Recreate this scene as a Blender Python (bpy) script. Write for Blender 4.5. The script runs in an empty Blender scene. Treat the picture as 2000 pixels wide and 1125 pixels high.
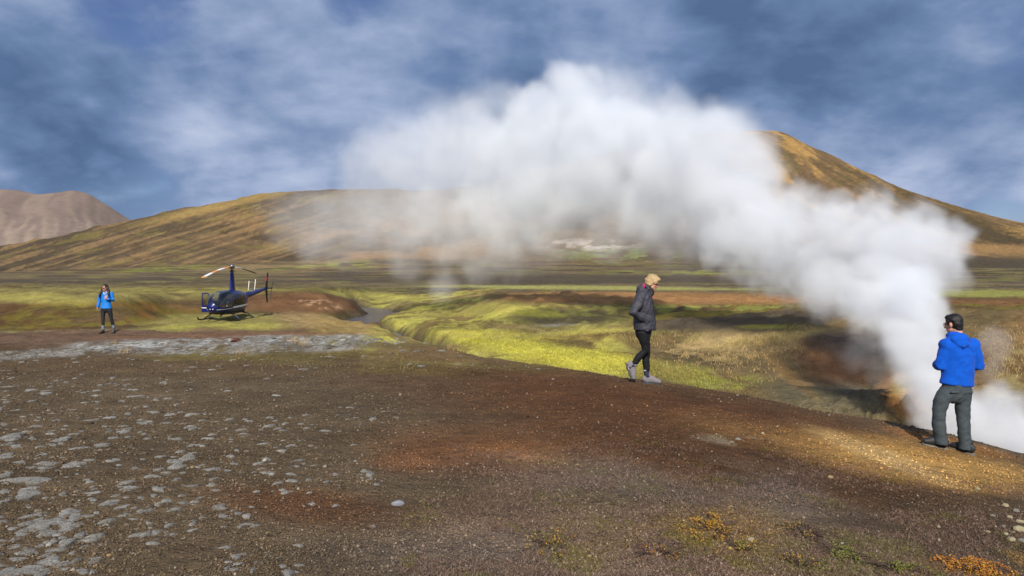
import bpy, bmesh, math, random
import numpy as np
from mathutils import Vector, Matrix, Quaternion

# ---------------------------------------------------------------- camera
SC = bpy.context.scene
COL = SC.collection
F, PX0, HY = 1500.0, 1000.0, 545.0       # focal length, principal column and horizon row (photo pixels)
EYE = 1.65                               # camera height above the gravel it stands on
cam_d = bpy.data.cameras.new('camera')
cam_d.sensor_width = 36.0
cam_d.lens = 36.0 * F / 2000.0
cam_d.shift_y = -(562.5 - HY) / 2000.0
cam_d.clip_start = 0.1
cam_d.clip_end = 60000.0
cam = bpy.data.objects.new('camera', cam_d)
cam.location = (0, 0, EYE)
cam.rotation_euler = (math.radians(90), 0, 0)
COL.objects.link(cam)
SC.camera = cam
SC.render.resolution_x, SC.render.resolution_y = 1024, 576

# ---------------------------------------------------------------- light
SUN_EL, SUN_AZ = math.radians(36), math.radians(184)      # azimuth clockwise from +Y
sun_dir = Vector((math.sin(SUN_AZ) * math.cos(SUN_EL), math.cos(SUN_AZ) * math.cos(SUN_EL), math.sin(SUN_EL)))
sl = bpy.data.lights.new('sun', 'SUN')
sl.energy = 4.4
sl.angle = math.radians(0.5)
sl.color = (1.0, 0.93, 0.82)
so = bpy.data.objects.new('sun', sl)
so.rotation_euler = (-sun_dir).to_track_quat('-Z', 'Y').to_euler()
so.location = (0, -20, 60)
COL.objects.link(so)

SC.view_settings.view_transform = 'Standard'
SC.view_settings.look = 'None'
SC.view_settings.exposure = 0.2
SC.view_settings.gamma = 1.0
SC.view_settings.use_curve_mapping = False
SC.render.engine = 'CYCLES'
cy = SC.cycles
cy.use_denoising = True
cy.max_bounces = 12
cy.diffuse_bounces = 3
cy.glossy_bounces = 3
cy.transmission_bounces = 6
cy.transparent_max_bounces = 16
cy.volume_bounces = 8
cy.volume_step_rate = 1.0
cy.volume_max_steps = 512
cy.sample_clamp_indirect = 6.0


def N(nt, typ, loc=None, **kw):
    n = nt.nodes.new(typ)
    ins = kw.pop('ins', {})
    for k, v in kw.items():
        setattr(n, k, v)
    for k, v in ins.items():
        n.inputs[k].default_value = v
    return n


def pix(px, py, d):
    """World point seen at photo pixel (px, py) at depth d."""
    return Vector(((px - PX0) / F * d, d, EYE - (py - HY) / F * d))


def pdir(px, py):
    return Vector(((px - PX0) / F, 1.0, -(py - HY) / F)).normalized()


# ---- sky: Nishita air behind procedural stratocumulus, laid out on a cloud deck (direction / height)
world = bpy.data.worlds.new('World')
SC.world = world
world.use_nodes = True
wt = world.node_tree
wt.nodes.clear()
L = wt.links.new
tc = N(wt, 'ShaderNodeTexCoord')
sky = N(wt, 'ShaderNodeTexSky', sky_type='NISHITA', sun_disc=False)
sky.sun_elevation, sky.sun_rotation = SUN_EL, SUN_AZ
sky.air_density, sky.dust_density, sky.ozone_density = 1.0, 0.6, 2.5
sky.altitude = 500
bg_sky = N(wt, 'ShaderNodeBackground', ins={'Strength': 0.064})
sky_tint = N(wt, 'ShaderNodeMix', data_type='RGBA', blend_type='MULTIPLY')
sky_tint.inputs['Factor'].default_value = 1.0
sky_tint.inputs['B'].default_value = (0.80, 0.83, 1.06, 1)
L(sky.outputs[0], sky_tint.inputs['A'])
L(sky_tint.outputs['Result'], bg_sky.inputs['Color'])
sep = N(wt, 'ShaderNodeSeparateXYZ')
L(tc.outputs['Generated'], sep.inputs[0])


def wmath(op, a, b=None, c=None, clamp=False):
    n = N(wt, 'ShaderNodeMath', operation=op, use_clamp=clamp)
    for i, v in enumerate((a, b, c)):
        if v is None:
            continue
        if isinstance(v, (int, float)):
            n.inputs[i].default_value = v
        else:
            L(v, n.inputs[i])
    return n.outputs[0]


zc = wmath('MAXIMUM', wmath('ADD', sep.outputs['Z'], 0.38), 0.05)
cu = wmath('DIVIDE', sep.outputs['X'], zc)
cv = wmath('DIVIDE', sep.outputs['Y'], zc)
cmb = N(wt, 'ShaderNodeCombineXYZ')
L(cu, cmb.inputs[0]); L(cv, cmb.inputs[1]); cmb.inputs[2].default_value = 3.7


def wnoise(scale, detail, rough, off, dist=0.0):
    mp = N(wt, 'ShaderNodeMapping')
    mp.inputs['Location'].default_value = off
    mp.inputs['Scale'].default_value = scale
    L(cmb.outputs[0], mp.inputs['Vector'])
    n = N(wt, 'ShaderNodeTexNoise', ins={'Scale': 1.0, 'Detail': detail, 'Roughness': rough, 'Distortion': dist})
    L(mp.outputs[0], n.inputs['Vector'])
    return n.outputs['Fac']


def ramp(fac, stops, interp='EASE'):
    r = N(wt, 'ShaderNodeValToRGB')
    r.color_ramp.interpolation = interp
    el = r.color_ramp.elements
    while len(el) < len(stops):
        el.new(0.5)
    for e, (p, c) in zip(el, stops):
        e.position = p
        e.color = c if len(c) == 4 else (*c, 1)
    L(fac, r.inputs[0])
    return r.outputs['Color']


def lobe(px, py, rad):
    """Soft round region of the cloud deck around a direction: 1 in its middle, 0 beyond rad radians."""
    v = N(wt, 'ShaderNodeVectorMath', operation='DOT_PRODUCT')
    L(tc.outputs['Generated'], v.inputs[0])
    v.inputs[1].default_value = pdir(px, py)
    m = N(wt, 'ShaderNodeMapRange', interpolation_type='SMOOTHSTEP')
    m.inputs['From Min'].default_value = math.cos(rad)
    m.inputs['From Max'].default_value = 1.0
    L(v.outputs['Value'], m.inputs['Value'])
    return m.outputs[0]


n_big = wnoise((1.5, 1.1, 1), 6, 0.52, (4.2, 1.3, 0), 0.3)
n_mid = wnoise((3.6, 3.0, 1), 6, 0.50, (9.1, 5.3, 2), 0.15)
n_fin = wnoise((2.4, 9.0, 1), 5, 0.55, (2.7, 8.1, 5), 0.2)


def add_lobes(v, lobes):
    for px, py, rad, amt in lobes:
        v = wmath('ADD', v, wmath('MULTIPLY', lobe(px, py, rad), amt))
    return v


n_lump = wnoise((8.0, 9.0, 1), 5, 0.52, (1.7, 3.1, 7), 0.2)
n_warp = wmath('SUBTRACT', n_mid, 0.5)
turb = wmath('ADD', wmath('MULTIPLY', wmath('SUBTRACT', n_big, 0.5), 1.5), wmath('ADD', wmath('MULTIPLY', n_warp, 1.7), wmath('MULTIPLY', wmath('SUBTRACT', n_fin, 0.5), 0.30)))
turb = wmath('ADD', turb, wmath('MULTIPLY', wmath('SUBTRACT', n_lump, 0.5), 0.7))
# where the deck is open: a few rents overhead, thinner veils towards the horizon
cover = add_lobes(wmath('ADD', wmath('MULTIPLY', turb, 0.8), 1.12), ((265, -25, 0.09, -0.75), (690, -20, 0.06, -0.55), (1995, -10, 0.10, -0.4), (330, 425, 0.16, -0.30), (100, 330, 0.2, -0.12),
                  (560, 340, 0.2, -0.16), (1990, 440, 0.07, -0.5), (1800, 360, 0.25, -0.10)))
mask = ramp(cover, [(0.25, (0, 0, 0)), (0.85, (1, 1, 1))])
# brightness of the cloud: lit rims and thin parts pale, thick undersides slate
lit = add_lobes(wmath('ADD', wmath('MULTIPLY', turb, 0.78), 0.50), ((1480, 10, 0.25, -0.34), (1010, 130, 0.13, -0.16), (150, 200, 0.12, -0.26), (60, 330, 0.2, -0.16), (420, 200, 0.22, 0.03),
                 (330, 110, 0.20, 0.02), (640, 120, 0.26, 0.11), (1270, 115, 0.11, 0.22), (880, 190, 0.13, 0.18), (1880, 50, 0.20, -0.12), (60, 60, 0.17, 0.16), (620, 300, 0.15, 0.06), (450, 360, 0.22, -0.16),
                 (1600, 230, 0.2, 0.08), (1850, 260, 0.2, 0.06)))
ccol = ramp(lit, [(0.05, (0.078, 0.132, 0.25)), (0.28, (0.130, 0.202, 0.355)), (0.48, (0.215, 0.29, 0.455)), (0.70, (0.335, 0.405, 0.575)), (0.95, (0.48, 0.54, 0.68))], 'LINEAR')
bg_cl = N(wt, 'ShaderNodeBackground', ins={'Strength': 1.0})
L(ccol, bg_cl.inputs['Color'])
mixw = N(wt, 'ShaderNodeMixShader')
L(mask, mixw.inputs[0]); L(bg_sky.outputs[0], mixw.inputs[1]); L(bg_cl.outputs[0], mixw.inputs[2])
wo = N(wt, 'ShaderNodeOutputWorld')
L(mixw.outputs[0], wo.inputs['Surface'])

# ---------------------------------------------------------------- noise and interpolation helpers
def _hash(ix, iy, seed):
    h = (ix.astype(np.int64) * 374761393 + iy.astype(np.int64) * 668265263 + seed * 1442695041) & 0xffffffff
    h = ((h ^ (h >> 13)) * 1274126177) & 0xffffffff
    return ((h ^ (h >> 16)) & 0xffff) / 65535.0


def vnoise(x, y, seed=0):
    ix, iy = np.floor(x), np.floor(y)
    fx, fy = x - ix, y - iy
    fx = fx * fx * fx * (fx * (fx * 6 - 15) + 10); fy = fy * fy * fy * (fy * (fy * 6 - 15) + 10)
    a, b = _hash(ix, iy, seed), _hash(ix + 1, iy, seed)
    c, d = _hash(ix, iy + 1, seed), _hash(ix + 1, iy + 1, seed)
    return (a + (b - a) * fx) * (1 - fy) + (c + (d - c) * fx) * fy


def fbm(x, y, seed=0, octv=4, gain=0.5):
    s, a, t = 0.0, 1.0, 0.0
    for o in range(octv):
        s = s + a * vnoise(x, y, seed + o * 17)
        t += a
        a *= gain
        x, y = x * 2.03 + 11.3, y * 2.03 - 7.1
    return s / t


def sstep(a, b, x):
    t = np.clip((x - a) / (b - a), 0, 1)
    return t * t * (3 - 2 * t)


def pchip(xk, yk, x):
    xk, yk = np.asarray(xk, float), np.asarray(yk, float)
    h, dl = np.diff(xk), np.diff(yk) / np.diff(xk)
    m = np.zeros_like(yk)
    s = dl[:-1] * dl[1:] > 0
    w1, w2 = 2 * h[1:] + h[:-1], h[1:] + 2 * h[:-1]
    with np.errstate(divide='ignore', invalid='ignore'):
        hm = (w1 + w2) / (w1 / dl[:-1] + w2 / dl[1:])
    m[1:-1] = np.where(s, hm, 0)
    m[0], m[-1] = dl[0], dl[-1]
    i = np.clip(np.searchsorted(xk, x) - 1, 0, len(xk) - 2)
    t = np.clip((x - xk[i]) / h[i], 0, 1)
    t2, t3 = t * t, t * t * t
    return (2 * t3 - 3 * t2 + 1) * yk[i] + (t3 - 2 * t2 + t) * h[i] * m[i] + (3 * t2 - 2 * t3) * yk[i + 1] + (t3 - t2) * h[i] * m[i + 1]


# ---------------------------------------------------------------- relief of the land
# survey lines out from the camera: (depth, row at which that depth is seen) knoll crest, gully, banks, plain, mountain ridge
FAR = [(1200, 560), (6000, 552)]
LINES = {
    -600: [(4.3, 1121), (8, 854), (17, 690), (20, 676), (24, 664), (27, 655), (29, 650), (31, 654), (34, 648), (50, 575), (75, 563), (110, 556), (200, 549), (300, 540), (520, 528), (800, 512)],
    -200: [(4.3, 1121), (8, 854), (17, 690), (20, 676), (24, 664), (27, 655), (29, 650), (31, 654), (34, 648), (50, 572), (75, 562), (110, 556), (200, 548), (300, 536), (520, 515), (800, 495)],
    0: [(4.3, 1121), (8, 854), (17, 690), (20, 677), (24, 664), (27, 654), (29, 649), (31, 652), (34, 645), (49, 573), (75, 562), (110, 556), (200, 547), (300, 532), (520, 503), (800, 478)],
    110: [(4.3, 1121), (8, 854), (17, 690), (20, 677), (23.5, 665), (27, 653), (29, 648), (31, 651), (34, 642), (48, 574), (75, 562), (110, 555), (200, 546), (300, 530), (520, 492), (800, 460)],
    240: [(4.3, 1121), (8, 854), (17, 689), (20, 676), (23, 666), (27, 651), (29, 647), (31, 648), (35, 637), (48, 575), (75, 562), (110, 555), (200, 545), (300, 527), (520, 472), (800, 431)],
    350: [(4.3, 1121), (8, 854), (17.5, 688), (20, 676), (23, 665), (27, 653), (30, 645), (38, 632), (46, 619), (60, 576), (80, 562), (110, 555), (200, 545), (300, 524), (520, 460), (800, 410)],
    450: [(4.3, 1121), (8, 854), (18, 685), (20, 676), (23, 664), (27, 654), (31, 643), (42, 627), (50, 617), (62, 574), (80, 563), (110, 556), (200, 545), (300, 521), (520, 448), (800, 390)],
    540: [(4.3, 1121), (8, 854), (18, 683), (20, 676), (22.5, 665), (26.5, 655), (31, 642), (42, 627), (52, 615), (62, 573), (80, 564), (110, 556), (200, 545), (300, 520), (520, 443), (800, 378)],
    620: [(4.3, 1121), (8, 854), (18, 682), (20, 676), (22, 668), (26, 658), (31, 646), (42, 632), (52, 617), (63, 575), (80, 566), (110, 557), (200, 546), (300, 520), (520, 440), (800, 372)],
    680: [(4.3, 1121), (8, 854), (18, 681), (20, 677), (22, 670), (26, 661), (31, 652), (42, 641), (54, 625), (66, 590), (84, 572), (112, 560), (200, 547), (300, 520), (520, 438), (800, 372)],
    730: [(4.3, 1121), (8, 854), (18, 681), (20, 677), (22, 671), (26, 662), (31, 653), (40, 639), (48, 629), (78, 603), (95, 588), (120, 573), (200, 550), (300, 520), (520, 437), (800, 374)],
    780: [(4.3, 1121), (8, 854), (17.6, 682), (20, 682), (23, 676), (28, 668), (33, 658), (42, 640), (52, 622), (70, 601), (92, 583), (120, 571), (200, 551), (300, 520), (520, 436), (800, 374)],
    860: [(4.3, 1121), (8, 854), (17, 688), (19.5, 702), (24, 682), (30, 661), (36, 640), (42, 630), (50, 617), (62, 602), (86, 582), (120, 569), (200, 551), (300, 520), (520, 434), (800, 372)],
    1000: [(4.3, 1121), (8, 854), (15.5, 703), (17.5, 728), (20, 705), (24, 674), (29, 650), (33, 647), (40, 622), (48, 588), (68, 574), (112, 561), (200, 547), (300, 520), (520, 428), (800, 350)],
    1120: [(4.3, 1121), (8, 853), (13.6, 722), (15.5, 750), (18.6, 716), (23, 679), (28.5, 646), (33, 643), (41, 616), (49, 587), (68, 574), (112, 561), (200, 547), (300, 519), (520, 420), (800, 320)],
    1220: [(4.3, 1121), (8, 852), (12.5, 738), (14.4, 772), (18, 728), (23, 684), (28, 640), (34, 638), (42, 612), (50, 589), (68, 575), (112, 561), (200, 547), (300, 518), (520, 408), (800, 296)],
    1300: [(4.3, 1122), (8, 853), (12.2, 751), (14.2, 790), (17.5, 742), (22.5, 690), (28, 634), (34, 632), (43, 610), (52, 591), (70, 575), (112, 562), (200, 547), (300, 519), (520, 402), (800, 280)],
    1400: [(4.3, 1125), (7.8, 868), (11.8, 765), (13.8, 810), (17, 757), (22, 695), (28, 626), (35, 627), (44, 608), (54, 593), (72, 576), (112, 563), (200, 548), (300, 520), (520, 398), (800, 266)],
    1500: [(4.35, 1128), (7.6, 885), (11.3, 781), (13.2, 835), (16, 772), (20.5, 700), (27.5, 617), (35, 620), (45, 605), (55, 593), (72, 577), (112, 564), (200, 549), (300, 521), (520, 398), (800, 262)],
    1600: [(4.4, 1130), (7.4, 904), (11, 800), (12.8, 868), (14.8, 795), (19, 705), (27, 610), (35, 613), (45, 602), (55, 592), (72, 578), (112, 565), (200, 550), (300, 522), (520, 414), (800, 301)],
    1700: [(4.45, 1132), (7.3, 922), (10.7, 817), (12.2, 892), (14.3, 806), (18.5, 707), (26, 611), (35, 612), (45, 601), (55, 592), (72, 578), (112, 566), (200, 551), (300, 523), (520, 436), (800, 345)],
    1800: [(4.5, 1134), (7.2, 940), (10.4, 838), (12, 915), (13.6, 818), (18, 705), (26, 613), (35, 611), (45, 600), (55, 592), (72, 578), (112, 566), (200, 552), (300, 525), (520, 460), (800, 385)],
    1900: [(4.55, 1136), (7.2, 955), (10.2, 862), (11.8, 940), (13.4, 835), (17.5, 712), (25.5, 618), (35, 610), (45, 600), (55, 591), (72, 578), (112, 566), (200, 552), (300, 528), (520, 478), (800, 415)],
    2000: [(4.6, 1138), (7.2, 970), (10, 889), (11.6, 965), (13.2, 858), (17, 725), (25, 624), (35, 610), (45, 600), (55, 591), (72, 578), (112, 566), (200, 552), (300, 530), (520, 492), (800, 438)],
    2250: [(4.7, 1145), (7.2, 1000), (9.6, 950), (11.4, 1010), (13, 905), (16.5, 755), (24.5, 634), (35, 610), (45, 600), (55, 591), (72, 578), (112, 566), (200, 552), (300, 535), (520, 512), (800, 476)],
    2700: [(4.8, 1150), (7.2, 1040), (9.2, 1010), (11.2, 1050), (13, 940), (16.5, 770), (24.5, 640), (35, 612), (45, 600), (55, 591), (72, 578), (112, 566), (200, 553), (300, 540), (520, 528), (800, 505)],
}
_cols = sorted(LINES)
_D = np.array([[a for a, b in LINES[c] + FAR] for c in _cols], float)
_P = np.array([[b for a, b in LINES[c] + FAR] for c in _cols], float)
_K = _D.shape[1]

STREAM = np.array([(-5, 150), (-12, 118), (-21, 98), (-19.5, 88), (-15.8, 79), (-11.6, 70), (-11.0, 63), (-11.0, 56), (-9.2, 49), (-6.9, 43), (-5.6, 38.5), (-4.2, 33), (-2.2, 27), (0.2, 22), (2.4, 17.5)], float)
WATER_Z = -3.02 + EYE


def stream_dist(x, y):
    best = np.full(np.shape(x), 1e9)
    for (ax, ay), (bx, by) in zip(STREAM[:-1], STREAM[1:]):
        ux, uy = bx - ax, by - ay
        t = np.clip(((x - ax) * ux + (y - ay) * uy) / (ux * ux + uy * uy), 0, 1)
        best = np.minimum(best, np.hypot(x - ax - t * ux, y - ay - t * uy))
    return best


def col_profile(u):
    uu = np.array([u])
    dk = np.array([pchip(_cols, _D[:, k], uu)[0] for k in range(_K)])
    pk = np.array([pchip(_cols, _P[:, k], uu)[0] for k in range(_K)])
    return dk, EYE - (pk - HY) / F * dk


PX = np.arange(-560, 2561, 4.0)
rows = [0.6]
while rows[-1] < 6000:
    d = rows[-1]
    rows.append(d * (1.03 if d < 3 else 1.0062 if d < 30 else 1.0075 if d < 900 else 1.06))
DD = np.array(rows)
ZB = np.empty((len(DD), len(PX)))
for j, u in enumerate(PX):
    dk, zk = col_profile(u)
    dk = np.concatenate([[0.5], dk]); zk = np.concatenate([[zk[0] * 0.6 + 0.0], zk])
    ZB[:, j] = pchip(np.log(dk), zk, np.log(DD))
X = (PX[None, :] - PX0) / F * DD[:, None]
Y = np.repeat(DD[:, None], len(PX), 1)
# small-scale relief
nz = (fbm(X / 2.3, Y / 2.3, 3, 4) - 0.5)
near = sstep(2, 6, Y)
ZB += nz * (0.10 * near * (1 - sstep(30, 60, Y)) + 0.55 * sstep(12, 40, Y) * (1 - sstep(120, 260, Y)))
ZB += (fbm(X / 0.35, Y / 0.35, 13, 3) - 0.5) * 0.035 * (1 - sstep(18, 40, Y))
ZB += (fbm(X / 0.8, Y / 0.8, 19, 3) - 0.5) * 0.16 * sstep(13, 20, Y) * (1 - sstep(60, 110, Y))
hum = np.maximum(0, fbm(X / 1.5, Y / 2.2, 21, 3) - 0.42) * 0.42 + np.maximum(0, fbm(X / 0.55, Y / 0.8, 25, 3) - 0.45) * 0.28
ZB += hum * sstep(15, 20, Y) * (1 - sstep(60, 100, Y)) * (0.12 + 0.88 * sstep(-9.0, -5.0, X + 0.16 * (Y - 20)))
# rough rocky wall of the vent crater
cr = np.exp(-(((X - 7.6) / 2.4) ** 2 + ((Y - 14.2) / 1.5) ** 2))
ZB += cr * (np.abs(fbm(X / 0.55 + Y / 1.4, Y / 0.45, 23, 4) - 0.5) * 1.5 - 0.22)
hollow = np.exp(-(((X - 8.2) / 1.9) ** 2 + ((Y - 18.6) / 2.0) ** 2))
ZB -= hollow * 0.7
# ravines running down the mountain flank
hm = sstep(300, 420, Y) * (1 - sstep(760, 830, Y))
s_ = (X * 0.80 + Y * 0.60) / 46.0
g1 = 1 - np.abs(2 * fbm(s_ + fbm(X / 160, Y / 160, 5, 3) * 1.6, (Y - X) / 620, 31, 4) - 1)
g2 = 1 - np.abs(2 * fbm(s_ * 2.7 + fbm(X / 80, Y / 80, 7, 3) * 1.2, (Y - X) / 300, 37, 3) - 1)
hl = sstep(40, -160, X)
ZB -= hm * (hl * (g1 * 9.0 + g2 * 3.2) + (1 - hl) * (g1 * 3.2 + g2 * 1.5)) - hm * (hl * 7.0 + (1 - hl) * 2.6)
ZB += hm * (fbm(X / 22, Y / 22, 41, 4) - 0.5) * 2.6
# the stream bed
sd = stream_dist(X, Y) * (1 + 1.2 * sstep(56, 47, Y)) + (fbm(X / 2.0, Y / 2.0, 47, 3) - 0.5) * 1.2
bed = sstep(2.3, 0.8, sd) * sstep(26, 34, Y) * (1 - sstep(120, 150, Y))
ZB = ZB * (1 - bed) + np.minimum(ZB, WATER_Z - 0.14) * bed


def ground_z(x, y):
    """Height of the built ground at world (x, y)."""
    u = x / y * F + PX0
    i = min(max(int(np.searchsorted(DD, y)) - 1, 0), len(DD) - 2)
    j = min(max(int((u - PX[0]) / 4.0), 0), len(PX) - 2)
    a, b = (y - DD[i]) / (DD[i + 1] - DD[i]), (u - PX[j]) / 4.0
    return float((ZB[i, j] * (1 - a) + ZB[i + 1, j] * a) * (1 - b) + (ZB[i, j + 1] * (1 - a) + ZB[i + 1, j + 1] * a) * b)


def ground_zv(x, y):
    u = x / y * F + PX0
    i = np.clip(np.searchsorted(DD, y) - 1, 0, len(DD) - 2)
    j = np.clip(((u - PX[0]) / 4.0).astype(int), 0, len(PX) - 2)
    a, b = (y - DD[i]) / (DD[i + 1] - DD[i]), np.clip((u - PX[j]) / 4.0, 0, 1)
    return (ZB[i, j] * (1 - a) + ZB[i + 1, j] * a) * (1 - b) + (ZB[i, j + 1] * (1 - a) + ZB[i + 1, j + 1] * a) * b


def hit(px, py, dmin=2.0, dmax=900.0):
    """First ground point along the ray through a photo pixel, at depth dmin or beyond."""
    j = min(max(int(round((px - PX[0]) / 4.0)), 0), len(PX) - 1)
    zr = EYE - (py - HY) / F * DD
    ok = np.nonzero((ZB[:, j] >= zr) & (DD > dmin))[0]
    d = DD[ok[0]] if len(ok) else dmax
    x = (px - PX0) / F * d
    return Vector((x, d, ground_z(x, d)))


# ---------------------------------------------------------------- what the ground is made of (albedo, cover and a painted plume shadow, by place)
PY = HY - (ZB - EYE) / Y * F
PXX = np.repeat(PX[None, :], len(DD), 0)
C = np.zeros(ZB.shape + (3,))
nA = fbm(X / 1.7, Y / 1.7, 61, 5)
nB = fbm(X / 5.5, Y / 5.5, 67, 5)
nC = fbm(X / 30, Y / 60, 71, 5)
nD = fbm(X / 0.5, Y / 0.5, 73, 4)
nE = fbm(PXX / 26, np.log(Y) * 26, 79, 4)         # broad patches that stay readable with distance
nF = fbm(PXX / 70, np.log(Y) * 42, 83, 4)
WX = (fbm(X / 3.0 + 9, Y / 3.0, 89, 4) - 0.5) * 2
WY = (fbm(X / 3.0, Y / 3.0 + 5, 97, 4) - 0.5) * 2
GRAVEL, BROWN, RUST, OCHRE = (0.115, 0.081, 0.047), (0.100, 0.045, 0.018), (0.17, 0.060, 0.021), (0.40, 0.215, 0.065)
MOSS, OLIVE, DMOSS, LICHEN = (0.360, 0.325, 0.065), (0.16, 0.125, 0.028), (0.085, 0.075, 0.020), (0.30, 0.30, 0.27)
TAN, SOIL, PLAIN, DARK = (0.34, 0.215, 0.075), (0.115, 0.07, 0.032), (0.125, 0.10, 0.062), (0.055, 0.045, 0.030)
BANK, ORANGE = (0.175, 0.092, 0.042), (0.36, 0.155, 0.045)


def lay(mask, col):
    m = np.clip(mask, 0, 1)[..., None]
    C[:] = C * (1 - m) + np.array(col) * m


def ell(cx, cy, rx, ry, rot=0.0, soft=0.5, warp=0.35):
    """Soft ellipse in survey coordinates, frayed by ground noise."""
    c, s = math.cos(math.radians(rot)), math.sin(math.radians(rot))
    dx, dy = PXX - cx, PY - cy
    a, b = (dx * c + dy * s) / rx + WX * warp, (-dx * s + dy * c) / ry + WY * warp
    return 1 - sstep(1 - soft, 1 + soft, np.hypot(a, b))


def zone(d0, d1, f=0.06):
    return sstep(d0 * (1 - f), d0 * (1 + f), Y) * (1 - sstep(d1 * (1 - f), d1 * (1 + f), Y))


def patch(n, a, b):
    return sstep(a, b, n)


lay(np.ones_like(Y), GRAVEL)
# mid-ground and plain
lay(zone(13, 70), SOIL)
lay(zone(13, 70) * patch(nB, 0.47, 0.62), OLIVE)
lay(sstep(60, 85, Y), PLAIN)
lay(zone(60, 300) * patch(nF, 0.50, 0.66) * 0.75, SOIL)
lay(zone(60, 260) * patch(nE, 0.60, 0.72) * 0.7, OLIVE)
# mountain: straw slopes, dark ash in the ravines, moss on the brow of the left shoulder
mt = sstep(270, 340, Y)
lay(mt, (0.185, 0.113, 0.052))
lay(mt * patch(nC, 0.42, 0.6) * 0.8, (0.24, 0.152, 0.068))
lf = sstep(900, 500, PXX)
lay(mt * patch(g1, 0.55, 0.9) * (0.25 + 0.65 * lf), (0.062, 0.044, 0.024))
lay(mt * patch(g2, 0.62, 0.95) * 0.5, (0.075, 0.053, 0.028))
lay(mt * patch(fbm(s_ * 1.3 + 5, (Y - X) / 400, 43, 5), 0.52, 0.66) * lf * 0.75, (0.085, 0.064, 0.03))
lay(mt * sstep(470, 380, Y) * patch(nE, 0.45, 0.6) * 0.75, (0.105, 0.075, 0.042))
stk = fbm((PXX * 0.27 + PY) / 13 + WX * .5, (PXX - 0.27 * PY) / 260, 121, 6, 0.6)
stk2 = fbm((PXX * 0.30 + PY) / 3.6 + WX * .4, (PXX - 0.3 * PY) / 120, 127, 5)
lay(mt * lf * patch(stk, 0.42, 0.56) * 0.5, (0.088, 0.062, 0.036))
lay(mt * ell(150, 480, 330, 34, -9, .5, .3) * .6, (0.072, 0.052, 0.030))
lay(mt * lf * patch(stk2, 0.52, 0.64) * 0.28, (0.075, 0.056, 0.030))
lay(mt * lf * patch(stk2, 0.46, 0.34) * 0.6, (0.27, 0.17, 0.075))
lay(mt * lf * patch(fbm((PXX * 0.2 + PY) / 7, PXX / 60, 131, 4), 0.60, 0.68) * .45, (0.19, 0.155, 0.04))
srt = fbm((PXX * -0.42 + PY) / 7 + WX * .5, (PXX + 0.42 * PY) / 90, 137, 5)
lay(mt * (1 - lf) * patch(srt, 0.52, 0.66) * 0.6, (0.105, 0.072, 0.032))
lay(mt * ell(470, 392, 210, 9, -13, .5, .15) * lf * 0.7, (0.30, 0.205, 0.066))
rt = sstep(1250, 1450, PXX)
lay(mt * rt * patch(fbm(X / 14, Y / 30, 91, 4), 0.44, 0.62) * 0.8, (0.36, 0.215, 0.068))
lay(mt * rt * patch(fbm(X / 10, Y / 24, 93, 4), 0.60, 0.68) * 0.7, (0.11, 0.082, 0.034))
lay(mt * ell(1870, 430, 230, 24, 22, .5, .5) * patch(g2, 0.3, 0.7) * 0.85, (0.075, 0.052, 0.024))
lay(mt * ell(1900, 450, 160, 16, 14, .5, .5) * 0.7, (0.055, 0.042, 0.022))
lay(mt * ell(1950, 487, 130, 10, 2) * 0.9, (0.26, 0.155, 0.062))
lay(sstep(200, 240, Y) * ell(1950, 525, 260, 24, 1, .4, .1), (0.070, 0.054, 0.034))
lay(sstep(200, 240, Y) * ell(1500, 510, 260, 30, 1, .5, .2) * .8, (0.072, 0.054, 0.034))
lay(sstep(200, 240, Y) * ell(1200, 498, 120, 16, 3) * patch(nE, .4, .6) * .6, (0.24, 0.27, 0.10))
lay(sstep(200, 240, Y) * ell(1330, 533, 150, 6, 0, .5, .2) * patch(nE, .35, .6), (0.260, 0.280, 0.057))
lay(sstep(200, 240, Y) * ell(1130, 478, 100, 10, 0) * patch(nE, .5, .6), (0.5, 0.42, 0.34))
lay(sstep(200, 240, Y) * ell(850, 470, 330, 50, -8) * patch(nC, .45, .65) * .8, (0.30, 0.175, 0.075))
lay(sstep(150, 240, Y) * ell(640, 520, 130, 7, -3) * patch(nE, .4, .6), (0.28, 0.28, 0.06))
lay(sstep(150, 240, Y) * ell(330, 525, 90, 5, -3) * patch(nE, .4, .6), (0.25, 0.26, 0.04))
lay(sstep(150, 200, Y) * ell(520, 520, 160, 5, -4) * .7, (0.30, 0.21, 0.10))
# flat plain beyond the stream: ash, straw and moss in long streaks
lay(zone(100, 300) * ell(250, 548, 420, 10, 0, .5, .1) * .8, (0.10, 0.076, 0.045))
lay(zone(95, 300) * ell(800, 553, 240, 13, 0, .5, .1) * .8, (0.115, 0.085, 0.054))
lay(zone(60, 160) * ell(640, 568, 190, 7, 0, .5, .2) * .8, (0.15, 0.13, 0.03))
pst = fbm(PXX / 110, PY / 2.4, 161, 4); pst2 = fbm(PXX / 60 + 7, PY / 1.8, 163, 4)
lay(zone(90, 330) * patch(pst, .54, .62) * .65, (0.20, 0.145, 0.075))
lay(zone(90, 330) * patch(pst, .44, .36) * .6, (0.075, 0.058, 0.040))
lay(zone(75, 330) * patch(pst2, .60, .66) * .55, (0.21, 0.19, 0.05))
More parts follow.
